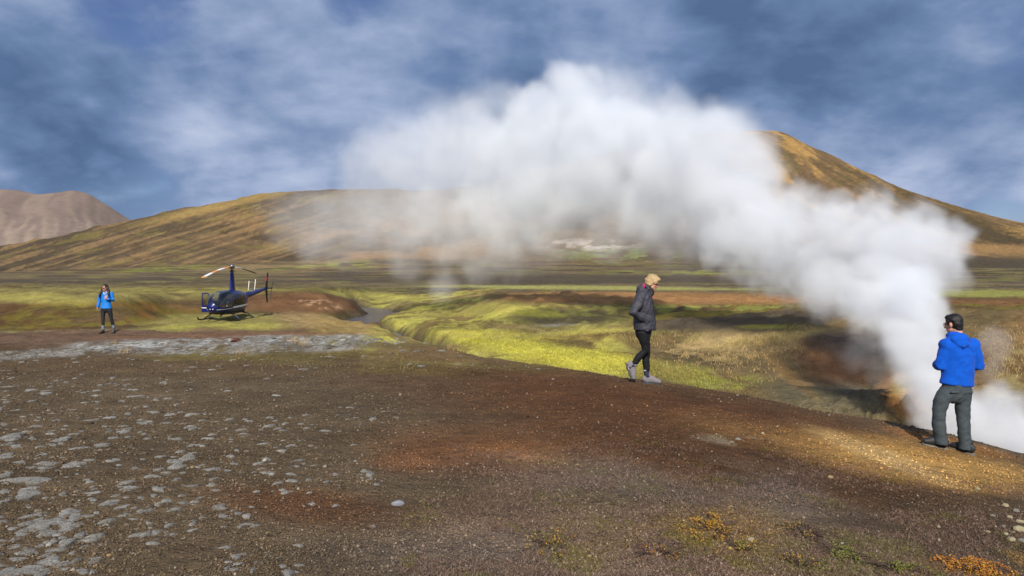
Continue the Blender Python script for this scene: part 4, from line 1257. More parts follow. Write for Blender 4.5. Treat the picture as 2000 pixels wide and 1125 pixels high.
def build_man():
    R0 = hit(1884, 886, 5)
    lf = hit(1826, 874, 5)
    px_m = R0.y / F * 100 / 375.0                            # metres per enlarged-crop pixel
    k = R0.y / F / 3.75
    root = thing('person', 'man with short dark hair seen from behind in bright blue fleece and grey trousers', 'person', R0)
    Lx = lambda x: (x - 398) * k                             # crop column -> local x (0 under the right foot)
    Zz = lambda y: (1068 - y) * k
    Q = lambda x, y, dy=0.0: Vector((Lx(x), dy, Zz(y)))
    lfl = lf - R0
    blue = simple_mat('blue_fleece', (0.004, 0.085, 0.50), 0.9, 0, 0.15, 0, 0.12, 14, 0.3, 240, 0.06)
    trou = simple_mat('grey_trousers', (0.050, 0.064, 0.072), 0.8, 0, 0.3, 0, 0.16, 16, 0.25, 180)
    shoe = simple_mat('dark_shoe', (0.020, 0.021, 0.021), 0.6, 0, 0.4, 0, 0.3, 40)
    sole = simple_mat('shoe_sole', (0.17, 0.16, 0.14), 0.8)
    hair = hair_mat('black_hair', (0.010, 0.007, 0.006))
    # head turned to the left and slightly down, face mostly away from us
    hc = Q(335, 98, 0.07)
    R = rotm(math.radians(34), math.radians(-10))
    body = MB()
    P = add_head(body, hc, R, 0.99)
    hip_l, hip_r = Q(283, 590, .03), Q(393, 592, .02)
    kn_l, an_l = Q(206, 752, .03), Vector((lfl.x + .045, lfl.y - .02, lfl.z + .10))
    kn_r, an_r = Q(390, 760, .02), Vector((.004, .0, .10))
    sh_l, el_l, wr_l = Q(258, 280, .03), Q(218, 408, .03), Q(276, 418, .27)
    sh_r, el_r, wr_r = Q(472, 276, .02), Q(512, 408, .02), Q(416, 414, .28)
    body.tube([Q(345, 235, .03), Q(345, 300, .02), Q(345, 430, .02), Q(340, 560, .02)], [(.10, .06), (.145, .085), (.14, .085), (.15, .09)], 18, ref=(1, 0, 0))
    for a, b_, c in ((sh_l, el_l, wr_l), (sh_r, el_r, wr_r)):
        body.tube([a, (a + b_) / 2, b_, (b_ + c) / 2, c], [.048, .046, .040, .037, .028], 12)
    body.tube([hip_l, kn_l, an_l], [.078, .052, .036], 12); body.tube([hip_r, kn_r, an_r], [.078, .052, .036], 12)
    add_hand(body, wr_l, (.35, .55, .25), (-.7, .3, .2), 1, .7)
    add_hand(body, wr_r, (-.35, .55, .25), (.7, .3, .2), -1, .7)
    bo = body.skin('body', SKIN, root, 0.0065, 2)
    face_parts(P, R, .99, root, LIP_M, EYE_M, hair)
    glasses(P, 1, root, FRAME_M, None)
    h = MB()
    h.ell(P(0, -.020, .042), (.084, .100, .084), R, 24, 16)
    h.ell(P(0, -.046, -.004), (.080, .070, .078), R, 24, 16)
    h.ell(P(0, .034, .088), (.062, .050, .034), R, 18, 12)
    h.ell(P(-.070, .012, .020), (.018, .030, .040), R); h.ell(P(.070, .012, .020), (.018, .030, .040), R)
    h.ell(P(0, -.066, -.062), (.060, .036, .040), R)
    h.skin('hair', hair, root, 0.007, 1, 0.006, (40, 40, 28), 3)
    # fleece: torso, raglan sleeves, folded hood and collar
    j = MB()
    j.tube([Q(342, 222, .025), Q(350, 262, .02), Q(356, 330, .015), Q(354, 420, .015), Q(348, 500, .02), Q(343, 556, .02)],
           [(.150, .095), (.205, .118), (.205, .130), (.196, .128), (.194, .130), (.204, .138)], 24, ref=(1, 0, 0), cap=False)
    j.ell(Q(258, 268, .025), (.074, .090, .092)); j.ell(Q(472, 262, .02), (.076, .090, .092)); j.ell(Q(300, 228, .03), (.075, .075, .055)); j.ell(Q(398, 226, .03), (.075, .075, .055))
    for a, b_, c, sx in ((sh_l, el_l, wr_l, -1), (sh_r, el_r, wr_r, 1)):
        j.tube([a + Vector((-.02 * sx, 0, .02)), a * .55 + b_ * .45, b_ + Vector((0, -.01, 0)), b_ * .5 + c * .5, c], [(.084, .092), (.078, .086), (.070, .074), (.060, .062), (.046, .046)], 16)
    j.tube([Q(342, 230, .03), Q(338, 195, .045), Q(338, 172, .06)], [(.108, .095), (.094, .086), (.088, .082)], 20, ref=(1, 0, 0), cap=False)
    j.ell(Q(352, 208, -.045), (.125, .062, .058)); j.ell(Q(352, 244, -.085), (.080, .040, .052)); j.ell(Q(348, 186, -.02), (.098, .058, .036))
    j.tube([Q(288, 205, .0), Q(312, 235, -.085), Q(350, 262, -.118), Q(392, 236, -.085), Q(425, 205, .0)], [.024, .024, .022, .024, .024], 10)
    jo = j.skin('fleece', blue, root, 0.011, 2, 0.018, (8, 8, 6), 11)
    # trousers with cargo pockets
    t = MB()
    t.tube([Q(343, 548, .02), Q(340, 600, .02), Q(338, 640, .02)], [(.176, .118), (.182, .126), (.172, .120)], 22, ref=(1, 0, 0))
    t.tube([hip_l + Vector((-.005, 0, -.02)), hip_l * .5 + kn_l * .5 + Vector((-.02, 0, 0)), kn_l, kn_l * .5 + an_l * .5 + Vector((-.01, 0.0, 0)), an_l + Vector((-.005, 0, .02)), an_l + Vector((-.005, .0, -.055))],
           [(.098, .112), (.088, .098), (.076, .082), (.074, .080), (.071, .078), (.075, .086)], 18, ref=(1, 0, 0), cap=False)
    t.tube([hip_r + Vector((.005, 0, -.02)), hip_r * .5 + kn_r * .5, kn_r, kn_r * .5 + an_r * .5, an_r + Vector((0, 0, .02)), an_r + Vector((0, 0, -.055))],
           [(.096, .112), (.087, .098), (.076, .082), (.074, .080), (.071, .078), (.075, .086)], 18, ref=(1, 0, 0), cap=False)
    to = t.skin('trousers', trou, root, 0.010, 1, 0.017, (9, 9, 8), 23)
    for c, sx in ((Q(426, 680, .02), 1),):
        b = MB(); b.box(c, (.022, .13, .16), Matrix.Rotation(sx * .06, 3, 'Y')); b.box(c + Vector((.004 * sx, 0, .07)), (.026, .136, .045), Matrix.Rotation(sx * .06, 3, 'Y'))
        b.build('cargo_pocket', trou, root, bevel=0.01)
    for xx in (285, 395):
        b = MB(); b.box(Q(xx, 600, -.1035), (.10, .012, .022), Matrix.Rotation(-.18, 3, 'X')); b.build('back_pocket', trou, root, bevel=0.004)
    root.scale = (0.935, 0.95, 0.97)
    # shoes: left one points left, right one away from us
    la, lt = lfl + Vector((.05, .0, 0)), lfl + Vector((-.165, .06, -.004))
    lt.z = ground_z(R0.x + lt.x, R0.y + lt.y) - R0.z
    la.z = ground_z(R0.x + la.x, R0.y + la.y) - R0.z
    ra, rt = Vector((.035, -.01, 0)), Vector((-.075, .185, 0))
    rt.z = ground_z(R0.x + rt.x, R0.y + rt.y) - R0.z; ra.z = ground_z(R0.x + ra.x, R0.y + ra.y) - R0.z
    for a, tt in ((la, lt), (ra, rt)):
        s_ = MB(); add_shoe(s_, a + Vector((0, 0, .012)), tt + Vector((0, 0, .012)), s=1.0)
        so_ = s_.skin('shoe', shoe, root, 0.008, 1)
        b = MB(); add_sole(b, a, tt); b.build('sole', sole, so_, smooth=False)
    return root


def build_walker():
    R0 = hit(1271, 750, 5)
    k = R0.y / F / 4.6875
    root = thing('person', 'blond woman in dark grey jacket and black trousers walking along the gravel crest', 'person', R0)
    Q = lambda x, y, dy=0.0: Vector(((x - 375) * k, dy, (1058 - y) * k))
    jm = simple_mat('dark_grey_jacket', (0.043, 0.043, 0.055), 0.6, 0, 0.35, 0, 0.12, 12, 0.25, 150)
    tm = simple_mat('black_trousers', (0.008, 0.008, 0.010), 0.75, 0, 0.3, 0, 0.2, 18, 0.2, 200)
    pk = simple_mat('pink_lining', (0.42, 0.015, 0.10), 0.7)
    scarf = simple_mat('black_scarf', (0.012, 0.012, 0.016), 0.9)
    shoe = simple_mat('grey_shoe', (0.19, 0.175, 0.185), 0.75, 0, 0.3, 0, 0.25, 45, 0.3, 120)
    sole = simple_mat('dark_sole', (0.06, 0.06, 0.065), 0.8)
    sock = simple_mat('navy_sock', (0.022, 0.026, 0.055), 0.9)
    cuff = simple_mat('white_band', (0.5, 0.5, 0.52), 0.8)
    lace = simple_mat('pink_lace', (0.50, 0.08, 0.09), 0.7)
    hair = hair_mat('blond_hair', (0.45, 0.315, 0.155), 0.5)
    hc = Q(392, 133, 0.0)
    R = rotm(math.radians(-112), math.radians(-24), math.radians(-6))     # faces right and a little to us, looking down
    body = MB()
    P = add_head(body, hc, R, 0.93)
    neck = Q(335, 205, 0.0)
    body.tube([P(0, -.035, -.09), Q(345, 205), neck + Vector((-.01, 0, -.04))], [.05, .053, .06], 12)
    hp_n, hp_f = Q(296, 580, -.085), Q(318, 580, .085)
    # far (left) leg carries, near (right) leg trails with the heel up
    kn_f, an_f = Q(340, 762, .03), Q(340, 965, .02)
    kn_n, an_n = Q(318, 748, -.07), Q(196, 893, -.06)
    sh_n, el_n, wr_n = Q(272, 275, -.150), Q(190, 398, -.235), Q(318, 468, -.17)
    sh_f, el_f, wr_f = Q(318, 275, .150), Q(296, 400, .235), Q(368, 470, .15)
    body.tube([Q(300, 225), Q(305, 330), Q(305, 450), Q(306, 570)], [(.08, .13), (.095, .145), (.085, .125), (.10, .15)], 18, ref=(1, 0, 0))
    for a, b_, c in ((sh_n, el_n, wr_n), (sh_f, el_f, wr_f)):
        body.tube([a, (a + b_) / 2, b_, (b_ + c) / 2, c], [.042, .039, .035, .032, .024], 12)
    body.tube([hp_n, kn_n, an_n], [.07, .045, .030], 12); body.tube([hp_f, kn_f, an_f], [.07, .045, .030], 12)
    add_hand(body, wr_n, (.75, .15, -.45), (0, -1, .1), -1, .5, .9); add_hand(body, wr_f, (.75, -.15, -.45), (0, 1, .1), 1, .5, .9)
    body.skin('body', SKIN, root, 0.006, 2)
    face_parts(P, R, .93, root, LIP_M, EYE_M, hair)
    glasses(P, .93, root, FRAME_M, None)
    h = MB()
    h.ell(P(0, -.016, .050), (.087, .104, .084), R, 24, 16); h.ell(P(0, -.055, -.006), (.080, .066, .072), R, 24, 16)
    h.ell(P(0, -.105, .005), (.048, .036, .045), R)            # pinned-up knot
    h.ell(P(0, .055, .085), (.066, .042, .034), R)
    for sx in (-1, 1):
        h.ell(P(sx * .072, .026, .030), (.020, .050, .040), R); h.ell(P(sx * .070, -.02, -.03), (.020, .04, .04), R)
    h.skin('hair', hair, root, 0.007, 1, 0.011, (34, 34, 24), 5)
    st = MB()
    rs = random.Random(4)
    for i in range(30):
        a = rs.uniform(0, 6.28); b0 = P(.085 * math.cos(a), -.02 + .1 * math.sin(a), .05 + rs.uniform(-.04, .07))
        dv = (b0 - hc).normalized() * .010 + Vector((rs.uniform(-.012, .012), rs.uniform(-.012, .012), rs.uniform(-.010, .012)))
        st.tube([b0, b0 + dv, b0 + dv * 1.4 + Vector((0, 0, -.008))], [.0035, .0028, .0014], 5)
    w_ = st.build('loose_strands', hair, root); w_['kind'] = 'stuff'
    # jacket
    j = MB()
    j.ell(Q(300, 236, -.10), (.08, .08, .06)); j.ell(Q(306, 236, .10), (.08, .08, .06))
    j.tube([Q(306, 215), Q(306, 250), Q(312, 330), Q(316, 420), Q(320, 500), Q(320, 560)],
           [(.075, .13), (.115, .195), (.140, .205), (.150, .195), (.168, .200), (.170, .205)], 26, ref=(1, 0, 0), cap=False)
    for a, b_, c in ((sh_n, el_n, wr_n), (sh_f, el_f, wr_f)):
        j.ell(a + Vector((0, 0, .03)), (.078, .068, .082))
        j.tube([a + Vector((0, 0, .04)), a * .5 + b_ * .5, b_, b_ * .5 + c * .5, c + Vector((.02, 0, -.01))], [(.082, .072), (.076, .068), (.070, .064), (.060, .056), (.050, .046)], 16)
    j.tube([Q(325, 235), Q(322, 205), Q(328, 190)], [(.085, .10), (.083, .088), (.080, .082)], 18, ref=(1, 0, 0), cap=False)
    j.ell(Q(285, 192), (.066, .085, .060)); j.ell(Q(276, 215), (.055, .10, .045)); j.ell(Q(300, 165), (.038, .07, .042))
    j.tube([Q(322, 152, -.065), Q(352, 195, -.085), Q(378, 232, -.06)], [.020, .024, .022], 10)
    j.tube([Q(322, 152, .065), Q(352, 195, .085), Q(378, 232, .06)], [.020, .024, .022], 10)
    j.tube([Q(250, 556, -.10), Q(320, 566, -.205), Q(400, 556, -.11)], .014, 8)
    jo = j.skin('jacket', jm, root, 0.010, 1, 0.020, (9, 9, 7), 31)
    b = MB(); b.ell(Q(306, 162, -.058), (.026, .028, .042)); b.ell(Q(318, 158, -.03), (.030, .04, .030)); b.build('hood_lining', pk, jo)
    b = MB(); b.tube([Q(352, 178), Q(362, 205), Q(378, 228)], [(.062, .068), (.064, .076), (.055, .075)], 16, ref=(1, 0, 0)); b.ell(Q(372, 215, -.02), (.05, .06, .045))
    b.skin('scarf', scarf, root, 0.01, 1, .008, (20, 20, 20), 5)
    b = MB(); b.tube([Q(372, 250, -.08), Q(388, 320, -.08), Q(398, 400, -.075), Q(408, 480, -.075), Q(410, 550, -.075)], .010, 6); b.build('zip', scarf, jo)
    b = MB(); b.box(Q(384, 266, -.088), (.03, .02, .012), Matrix.Rotation(.4, 3, 'Y')); b.build('chest_badge', pk, jo)
    b = MB(); b.tube([Q(268, 415, -.205), Q(318, 500, -.222)], [(.012, .004)] * 2, 6); b.build('pocket_flap', jm, jo)
    t = MB()
    t.tube([Q(306, 540), Q(308, 580), Q(308, 620)], [(.12, .15), (.125, .155), (.11, .145)], 20, ref=(1, 0, 0))
    for hp, kn, an in ((hp_n, kn_n, an_n), (hp_f, kn_f, an_f)):
        dn = (kn - an).normalized()
        t.tube([hp, hp * .55 + kn * .45, kn, kn * .55 + an * .45 + Vector((-.012, 0, 0)), an + dn * .06], [(.098, .095), (.080, .080), (.058, .058), (.056, .056), (.045, .045)], 18, ref=(1, 0, 0))
    t.skin('trousers', tm, root, 0.009, 2, 0.009, (10, 10, 8), 37)
    # front shoe flat on the ground, rear shoe on its toe
    fa, ft = Q(345, 1050, .02), Q(446, 1066, .0)
    ft = fa + (ft - fa).normalized() * .205
    for p in (fa, ft):
        p.z = ground_z(R0.x + p.x, R0.y + p.y) - R0.z
    na = Q(150, 905, -.06); nt_ = Q(186, 1012, -.07)
    gz = ground_z(R0.x + nt_.x, R0.y + nt_.y) - R0.z
    sh = gz - nt_.z + .002
    nt_ = na + (nt_ - na).normalized() * .205
    for a, tt, up, an in ((fa, ft, Vector((0, 0, 1)), an_f), (na, nt_, Vector((.85, 0, .45)), an_n)):
        u = (tt - a).normalized(); upn = (up - u * up.dot(u)).normalized()
        s_ = MB(); add_shoe(s_, a + upn * .012, tt + upn * .012, up, .95, .05)
        so_ = s_.skin('shoe', shoe, root, 0.007, 1)
        b = MB(); add_sole(b, a, tt, up, .97); b.build('sole', sole, so_, smooth=False)
        laces(a, tt, up, lace, so_)
        top = a + upn * .11
        b = MB(); b.tube([top, top * .4 + an * .6 + (an - top).normalized() * .03, an + (an - top).normalized() * .06], [.043, .040, .040], 14); b.build('sock', sock, root)
        q0 = an + (an - top).normalized() * .055
        b = MB(); b.tube([q0, q0 + (an - top).normalized() * .012], .0425, 14, cap=False); b.build('sock_band', cuff, root)
    return root


def build_far_woman():
    R0 = hit(205, 651, 22)
    k = R0.y / F / 9.38
    root = thing('person', 'woman with long dark hair and sunglasses in blue jacket holding a phone', 'person', R0)
    Q = lambda x, y, dy=0.0: Vector(((x - 425) * k, dy, (1050 - y) * k))
    jm = simple_mat('azure_jacket', (0.008, 0.19, 0.62), 0.6, 0, 0.35, 0, 0.10, 12)
    lm = simple_mat('black_leggings', (0.008, 0.009, 0.014), 0.7)
    gm = simple_mat('grey_gaiter', (0.17, 0.20, 0.23), 0.85)
    bm_ = simple_mat('brown_boot', (0.075, 0.062, 0.055), 0.7)
    wm_ = simple_mat('white_collar', (0.62, 0.60, 0.58), 0.8)
    pm = simple_mat('pale_pink_case', (0.75, 0.45, 0.48), 0.5)
    hair = hair_mat('dark_brown_hair', (0.014, 0.008, 0.006))
    hc = Q(424, 228, 0.0)
    R = rotm(math.radians(162), math.radians(-6))
    body = MB()
    P = add_head(body, hc, R, 0.93)
    hp_l, hp_r = Q(392, 620), Q(505, 620)
    kn_l, an_l = Q(402, 770, -.04), Q(402, 985, -.05)
    kn_r, an_r = Q(535, 775, .02), Q(562, 975, .10)
    sh_l, el_l, wr_l = Q(352, 345), Q(318, 465, .02), Q(303, 585, -.05)
    sh_r, el_r, wr_r = Q(545, 335), Q(572, 460, .0), Q(525, 425, -.20)
    body.tube([Q(448, 320), Q(448, 420), Q(448, 500), Q(448, 610)], [(.12, .07), (.125, .085), (.105, .075), (.135, .09)], 18, ref=(1, 0, 0))
    for a, b_, c in ((sh_l, el_l, wr_l), (sh_r, el_r, wr_r)):
        body.tube([a, b_, c], [.042, .036, .024], 12)
    body.tube([hp_l, kn_l, an_l], [.07, .045, .03], 12); body.tube([hp_r, kn_r, an_r], [.07, .045, .03], 12)
    add_hand(body, wr_l, (.05, -.15, -1), (-1, 0, 0), 1, .5, .92)
    add_hand(body, wr_r, (-.55, -.25, .55), (.3, -.8, .2), -1, .8, .92)
    body.skin('body', SKIN, root, 0.0065, 2)
    face_parts(P, R, .93, root, LIP_M, EYE_M, hair, eyes=False)
    g = glasses(P, .93, root, FRAME_M, DARKLENS)
    h = MB()
    h.ell(P(0, -.032, .052), (.086, .096, .082), R, 24, 16); h.ell(P(0, -.050, -.01), (.084, .070, .085), R, 24, 16)
    h.tube([Q(378, 222, .0), Q(372, 285, -.04), Q(358, 345, -.105), Q(358, 400, -.12)], [(.026, .04), (.032, .038), (.036, .030), (.020, .016)], 14, ref=(1, 0, 0))
    h.tube([Q(480, 215, .0), Q(500, 280, -.03), Q(520, 340, -.10), Q(535, 395, -.115)], [(.028, .04), (.034, .038), (.038, .030), (.020, .016)], 14, ref=(1, 0, 0))
    h.ell(Q(440, 290, .07), (.12, .05, .12))
    h.skin('hair', hair, root, 0.008, 1, 0.010, (30, 30, 12), 9)
    j = MB()
    j.tube([Q(450, 315, .01), Q(452, 350), Q(452, 430), Q(448, 500), Q(446, 560), Q(446, 606)], [(.13, .085), (.180, .110), (.172, .120), (.160, .110), (.182, .125), (.200, .135)], 24, ref=(1, 0, 0), cap=False)
    for a, b_, c in ((sh_l, el_l, wr_l), (sh_r, el_r, wr_r)):
        j.ell(a, (.07, .075, .075)); j.tube([a, b_, c + (b_ - c).normalized() * .03], [(.072, .075), (.064, .066), (.046, .046)], 14)
    j.tube([Q(448, 330, .01), Q(444, 300, .02)], [(.085, .075), (.075, .068)], 16, ref=(1, 0, 0), cap=False)
    jo = j.skin('jacket', jm, root, 0.012, 2, 0.012, (8, 8, 7), 51)
    b = MB(); b.tube([Q(428, 315, -.105), Q(455, 352, -.135), Q(485, 318, -.10)], [.016, .018, .016], 8); b.build('collar', wm_, root)
    t = MB(); t.tube([Q(447, 590), Q(447, 640)], [(.165, .115), (.150, .11)], 18, ref=(1, 0, 0))
    for hp, kn, an in ((hp_l, kn_l, an_l), (hp_r, kn_r, an_r)):
        t.tube([hp, hp * .5 + kn * .5, kn, kn * .5 + an * .5, an], [.092, .078, .058, .056, .042], 16)
    t.skin('leggings', lm, root, 0.010, 2, 0.006, (10, 10, 8), 57)
    for an, toe in ((an_l, Vector((-.02, -.20, 0))), (an_r, Vector((.06, -.19, 0)))):
        f0 = Vector((an.x, an.y, 0)); f0.z = ground_z(R0.x + f0.x, R0.y + f0.y) - R0.z
        f1 = f0 + toe; f1.z = ground_z(R0.x + f1.x, R0.y + f1.y) - R0.z
        s_ = MB(); add_shoe(s_, f0, f1, s=1.05, high=.08); s_.skin('boot', bm_, root, 0.009, 1)
        b = MB(); b.tube([Vector((an.x, an.y, f0.z + .13)), an * .7 + (kn_l if an is an_l else kn_r) * .3 + Vector((0, 0, .02))], [.052, .056], 14, cap=False); b.build('gaiter', gm, root)
    ph = thing('phone', 'small pale pink phone held in front of the blue jacket', 'phone', R0 + Q(512, 392, -.255))
    b = MB(); b.box((0, 0, 0), (.072, .014, .125), rotm(.3, .35, .3)); b.build('case', pm, ph, bevel=.006)
    b = MB(); b.box(rotm(.3, .35, .3) @ Vector((0, .0095, 0)), (.064, .003, .112), rotm(.3, .35, .3)); b.build('screen', FRAME_M, ph)
    return root


build_man()
build_walker()
build_far_woman()

# ---------------------------------------------------------------- gravel, stones, cushions, low plants
rng = np.random.default_rng(7)


def vcol_mat(name, attr, rough=0.9, spec=0.15, var=0.25, scale=60.0, trans=0.0):
    m, nt, b = new_mat(name)
    a = N(nt, 'ShaderNodeAttribute', attribute_name=attr)
    g = N(nt, 'ShaderNodeNewGeometry')
    nt.links.new(mix_mul(nt, a.outputs['Color'], noise_node(nt, scale, 3, 0.6, g.outputs['Position']), 1 - var, 1 + var), b.inputs['Base Color'])
    b.inputs['Roughness'].default_value = rough
    b.inputs['Specular IOR Level'].default_value = spec
    return m


def raw_mesh(name, V, Fq, cols, mat, nside, smooth=False):
    me = bpy.data.meshes.new(name)
    me.vertices.add(len(V)); me.vertices.foreach_set('co', np.ascontiguousarray(V, dtype=np.float32).ravel())
    me.loops.add(Fq.size); me.loops.foreach_set('vertex_index', Fq.astype(np.int32).ravel())
    me.polygons.add(len(Fq)); me.polygons.foreach_set('loop_start', np.arange(0, Fq.size, nside, dtype=np.int32))
    me.update(calc_edges=True)
    if smooth:
        me.polygons.foreach_set('use_smooth', np.ones(len(Fq), bool))
    if cols is not None:
        ca = me.color_attributes.new('tone', 'FLOAT_COLOR', 'POINT')
        ca.data.foreach_set('color', np.concatenate([cols, np.ones((len(V), 1))], 1).astype(np.float32).ravel())
    me.materials.append(mat)
    return me


def stuff(name, me, label):
    o = bpy.data.objects.new(name, me)
    COL.objects.link(o)
    o['kind'] = 'stuff'
    o['label'] = label
    return o


def ground_colour(x, y):
    u = x / y * F + PX0
    i = np.clip(np.searchsorted(DD, y), 0, len(DD) - 1); j = np.clip(((u - PX[0]) / 4.0).round().astype(int), 0, len(PX) - 1)
    return C[i, j]


CREST_D = np.array([pchip(_cols, _D[:, 2], np.array([u]))[0] for u in PX])


def scatter_knoll(n, dmin=3.7, dmax=16.5, power=1.0, umin=-60, umax=2060):
    """Random places on the knoll, even per unit of picture area when power = 1."""
    t = rng.random(n * 2)
    inv = 1 / dmin - (1 / dmin - 1 / dmax) * t ** power
    y = 1 / inv
    u = umin + (umax - umin) * rng.random(n * 2)
    cd = np.interp(u, PX, CREST_D)
    ok = y < cd + 0.8
    return ((u - PX0) / F * y)[ok][:n], y[ok][:n], u[ok][:n]


# --- gravel: loose angular grains
OCT = np.array([(1, 0, 0), (0, 1, 0), (-1, 0, 0), (0, -1, 0), (0, 0, 1), (0, 0, -0.6)], float)
OCF = np.array([(0, 1, 4), (1, 2, 4), (2, 3, 4), (3, 0, 4), (1, 0, 5), (2, 1, 5), (3, 2, 5), (0, 3, 5)])
gx_, gy_, gu_ = scatter_knoll(125000, 3.7, 17.0, 1.0, -420, 2160)
n = len(gx_)
size = 0.0035 + 0.0075 * rng.random(n) ** 2.6 + 0.010 * rng.random(n) * (rng.random(n) > 0.97)
size *= (0.6 + gy_ / 9.0)
keep = (fbm(gx_ / 0.5, gy_ / 0.5, 301, 3) + 0.25 * rng.random(n)) > 0.45
gx_, gy_, size = gx_[keep], gy_[keep], size[keep]; n = len(gx_)
gz_ = ground_zv(gx_, gy_)
ang = rng.random(n) * 6.283
base = OCT[None] * (0.65 + 0.7 * rng.random((n, 6, 1))) * np.stack([size, size * (0.6 + .5 * rng.random(n)), size * (0.45 + .45 * rng.random(n))], -1)[:, None, :]
ca_, sa_ = np.cos(ang)[:, None], np.sin(ang)[:, None]
Vg = np.stack([base[..., 0] * ca_ - base[..., 1] * sa_ + gx_[:, None], base[..., 0] * sa_ + base[..., 1] * ca_ + gy_[:, None], base[..., 2] + gz_[:, None] + size[:, None] * 0.25], -1)
gc = ground_colour(gx_, gy_)
tone = np.clip(rng.normal(1.05, 0.38, n), 0.35, 2.3)[:, None]
colg = gc * tone + 0.01
pale = rng.random(n) > 0.962
colg[pale] = colg[pale] * 0.5 + np.array([0.20, 0.175, 0.14]) * (0.6 + 0.8 * rng.random((pale.sum(), 1)))
mgv = vcol_mat('gravel_grains', 'tone', 0.9, 0.15, 0.2, 90)
meg = raw_mesh('gravel', Vg.reshape(-1, 3), (OCF[None] + (np.arange(n) * 6)[:, None, None]).reshape(-1, 3), np.repeat(colg, 6, 0), mgv, 3)
stuff('gravel', meg, 'loose angular dark grey and brown gravel grains covering the knoll')


# --- grey-white moss cushions
def cushion_mesh(seed, nu=18, nv=6, irregular=0.55):
    r = np.random.default_rng(seed)
    ph = r.random(6) * 6.28
    vs, fs, tone = [], [], []
    for i in range(nv + 1):
        t = i / nv
        for k in range(nu):
            a = 2 * math.pi * k / nu
            rad = 1 + irregular * (0.5 * math.sin(2 * a + ph[0]) + 0.35 * math.sin(3 * a + ph[1]) + 0.25 * math.sin(5 * a + ph[2])) * (1 - 0.3 * t)
            rr = rad * math.cos(t * math.pi / 2) ** 0.75
            z = math.sin(t * math.pi / 2) * (1 + 0.22 * math.sin(4 * a + ph[3]) * (1 - t)) + 0.10 * (r.random() - .5)
            if i == 0:
                z = -0.35
            vs.append((rr * math.cos(a), rr * math.sin(a), z))
            g = 0.8 + 0.4 * r.random()
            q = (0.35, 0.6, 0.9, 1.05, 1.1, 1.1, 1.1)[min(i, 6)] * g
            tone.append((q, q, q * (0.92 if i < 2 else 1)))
    for i in range(nv):
        for k in range(nu):
            a, b = i * nu + k, i * nu + (k + 1) % nu
            fs.append((a, b, b + nu, a + nu))
    return vs, fs, tone


mcu, ntc, bc = new_mat('grey_moss')
a_ = N(ntc, 'ShaderNodeAttribute', attribute_name='tone')
g_ = N(ntc, 'ShaderNodeNewGeometry')
f1_ = noise_node(ntc, 55, 5, 0.7, g_.outputs['Position'])
f2_ = noise_node(ntc, 9, 3, 0.6, g_.outputs['Position'])
rp = N(ntc, 'ShaderNodeValToRGB')
el = rp.color_ramp.elements
el[0].position, el[0].color = 0.45, (0.085, 0.070, 0.048, 1)
el[1].position, el[1].color = 0.72, (0.38, 0.365, 0.325, 1)
ntc.links.new(nmath(ntc, 'ADD', nmath(ntc, 'MULTIPLY', f1_, 0.6), nmath(ntc, 'MULTIPLY', f2_, 0.45)), rp.inputs[0])
vm_ = N(ntc, 'ShaderNodeVectorMath', operation='MULTIPLY')
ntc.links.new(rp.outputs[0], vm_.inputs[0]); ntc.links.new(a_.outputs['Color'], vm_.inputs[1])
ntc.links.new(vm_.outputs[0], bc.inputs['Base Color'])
bc.inputs['Roughness'].default_value = 1.0
bc.inputs['Specular IOR Level'].default_value = 0.05
bc.inputs['Sheen Weight'].default_value = 0.3
bn_ = N(ntc, 'ShaderNodeBump', ins={'Strength': 1.0, 'Distance': 0.03})
ntc.links.new(f1_, bn_.inputs['Height']); ntc.links.new(bn_.outputs[0], bc.inputs['Normal'])
cmeshes = []
for sd_ in range(10):
    vs, fs, tn = cushion_mesh(400 + sd_)
    cmeshes.append(raw_mesh('moss_cushion', np.array(vs), np.array(fs), np.array(tn), mcu, 4, True))
SPOTS = [(25, 855, 48), (8, 893, 40), (90, 770, 34), (62, 764, 30), (190, 764, 26), (262, 776, 34), (120, 860, 34), (200, 870, 40), (245, 845, 34), (150, 907, 40), (132, 914, 36), (95, 908, 38), (88, 916, 30), (60, 942, 72), (55, 968, 62),
         (182, 964, 30), (215, 983, 38), (238, 992, 30), (325, 980, 30), (352, 902, 44), (345, 914, 44), (368, 892, 34), (335, 902, 30), (450, 893, 26), (416, 919, 34), (248, 944, 34), (86, 1027, 66), (136, 1003, 44), (146, 1013, 40), (62, 1008, 36),
         (132, 1031, 44), (92, 1044, 50), (130, 1062, 50), (108, 1075, 40), (50, 1117, 70), (98, 1097, 52), (28, 1056, 26), (405, 858, 24), (445, 764, 20), (305, 1040, 30), (376, 1037, 22), (462, 1091, 34), (455, 1113, 24), (570, 871, 22),
         (476, 848, 18), (596, 811, 18), (540, 774, 20), (300, 806, 26), (322, 829, 24), (345, 858, 26), (215, 818, 24), (172, 822, 22), (70, 834, 28), (122, 1106, 36), (380, 872, 26), (150, 878, 26), (102, 870, 24), (255, 955, 30), (212, 902, 24),
         (20, 940, 36), (8, 965, 30), (40, 905, 26), (275, 820, 22), (280, 828, 26), (420, 825, 18), (345, 790, 18), (260, 762, 22), (48, 1082, 40), (10, 1120, 50), (160, 1115, 36), (185, 1096, 30), (240, 1010, 24), (490, 990, 16), (610, 985, 18), (655, 990, 20), (612, 911, 16), (690, 870, 14), (730, 1028, 16)]
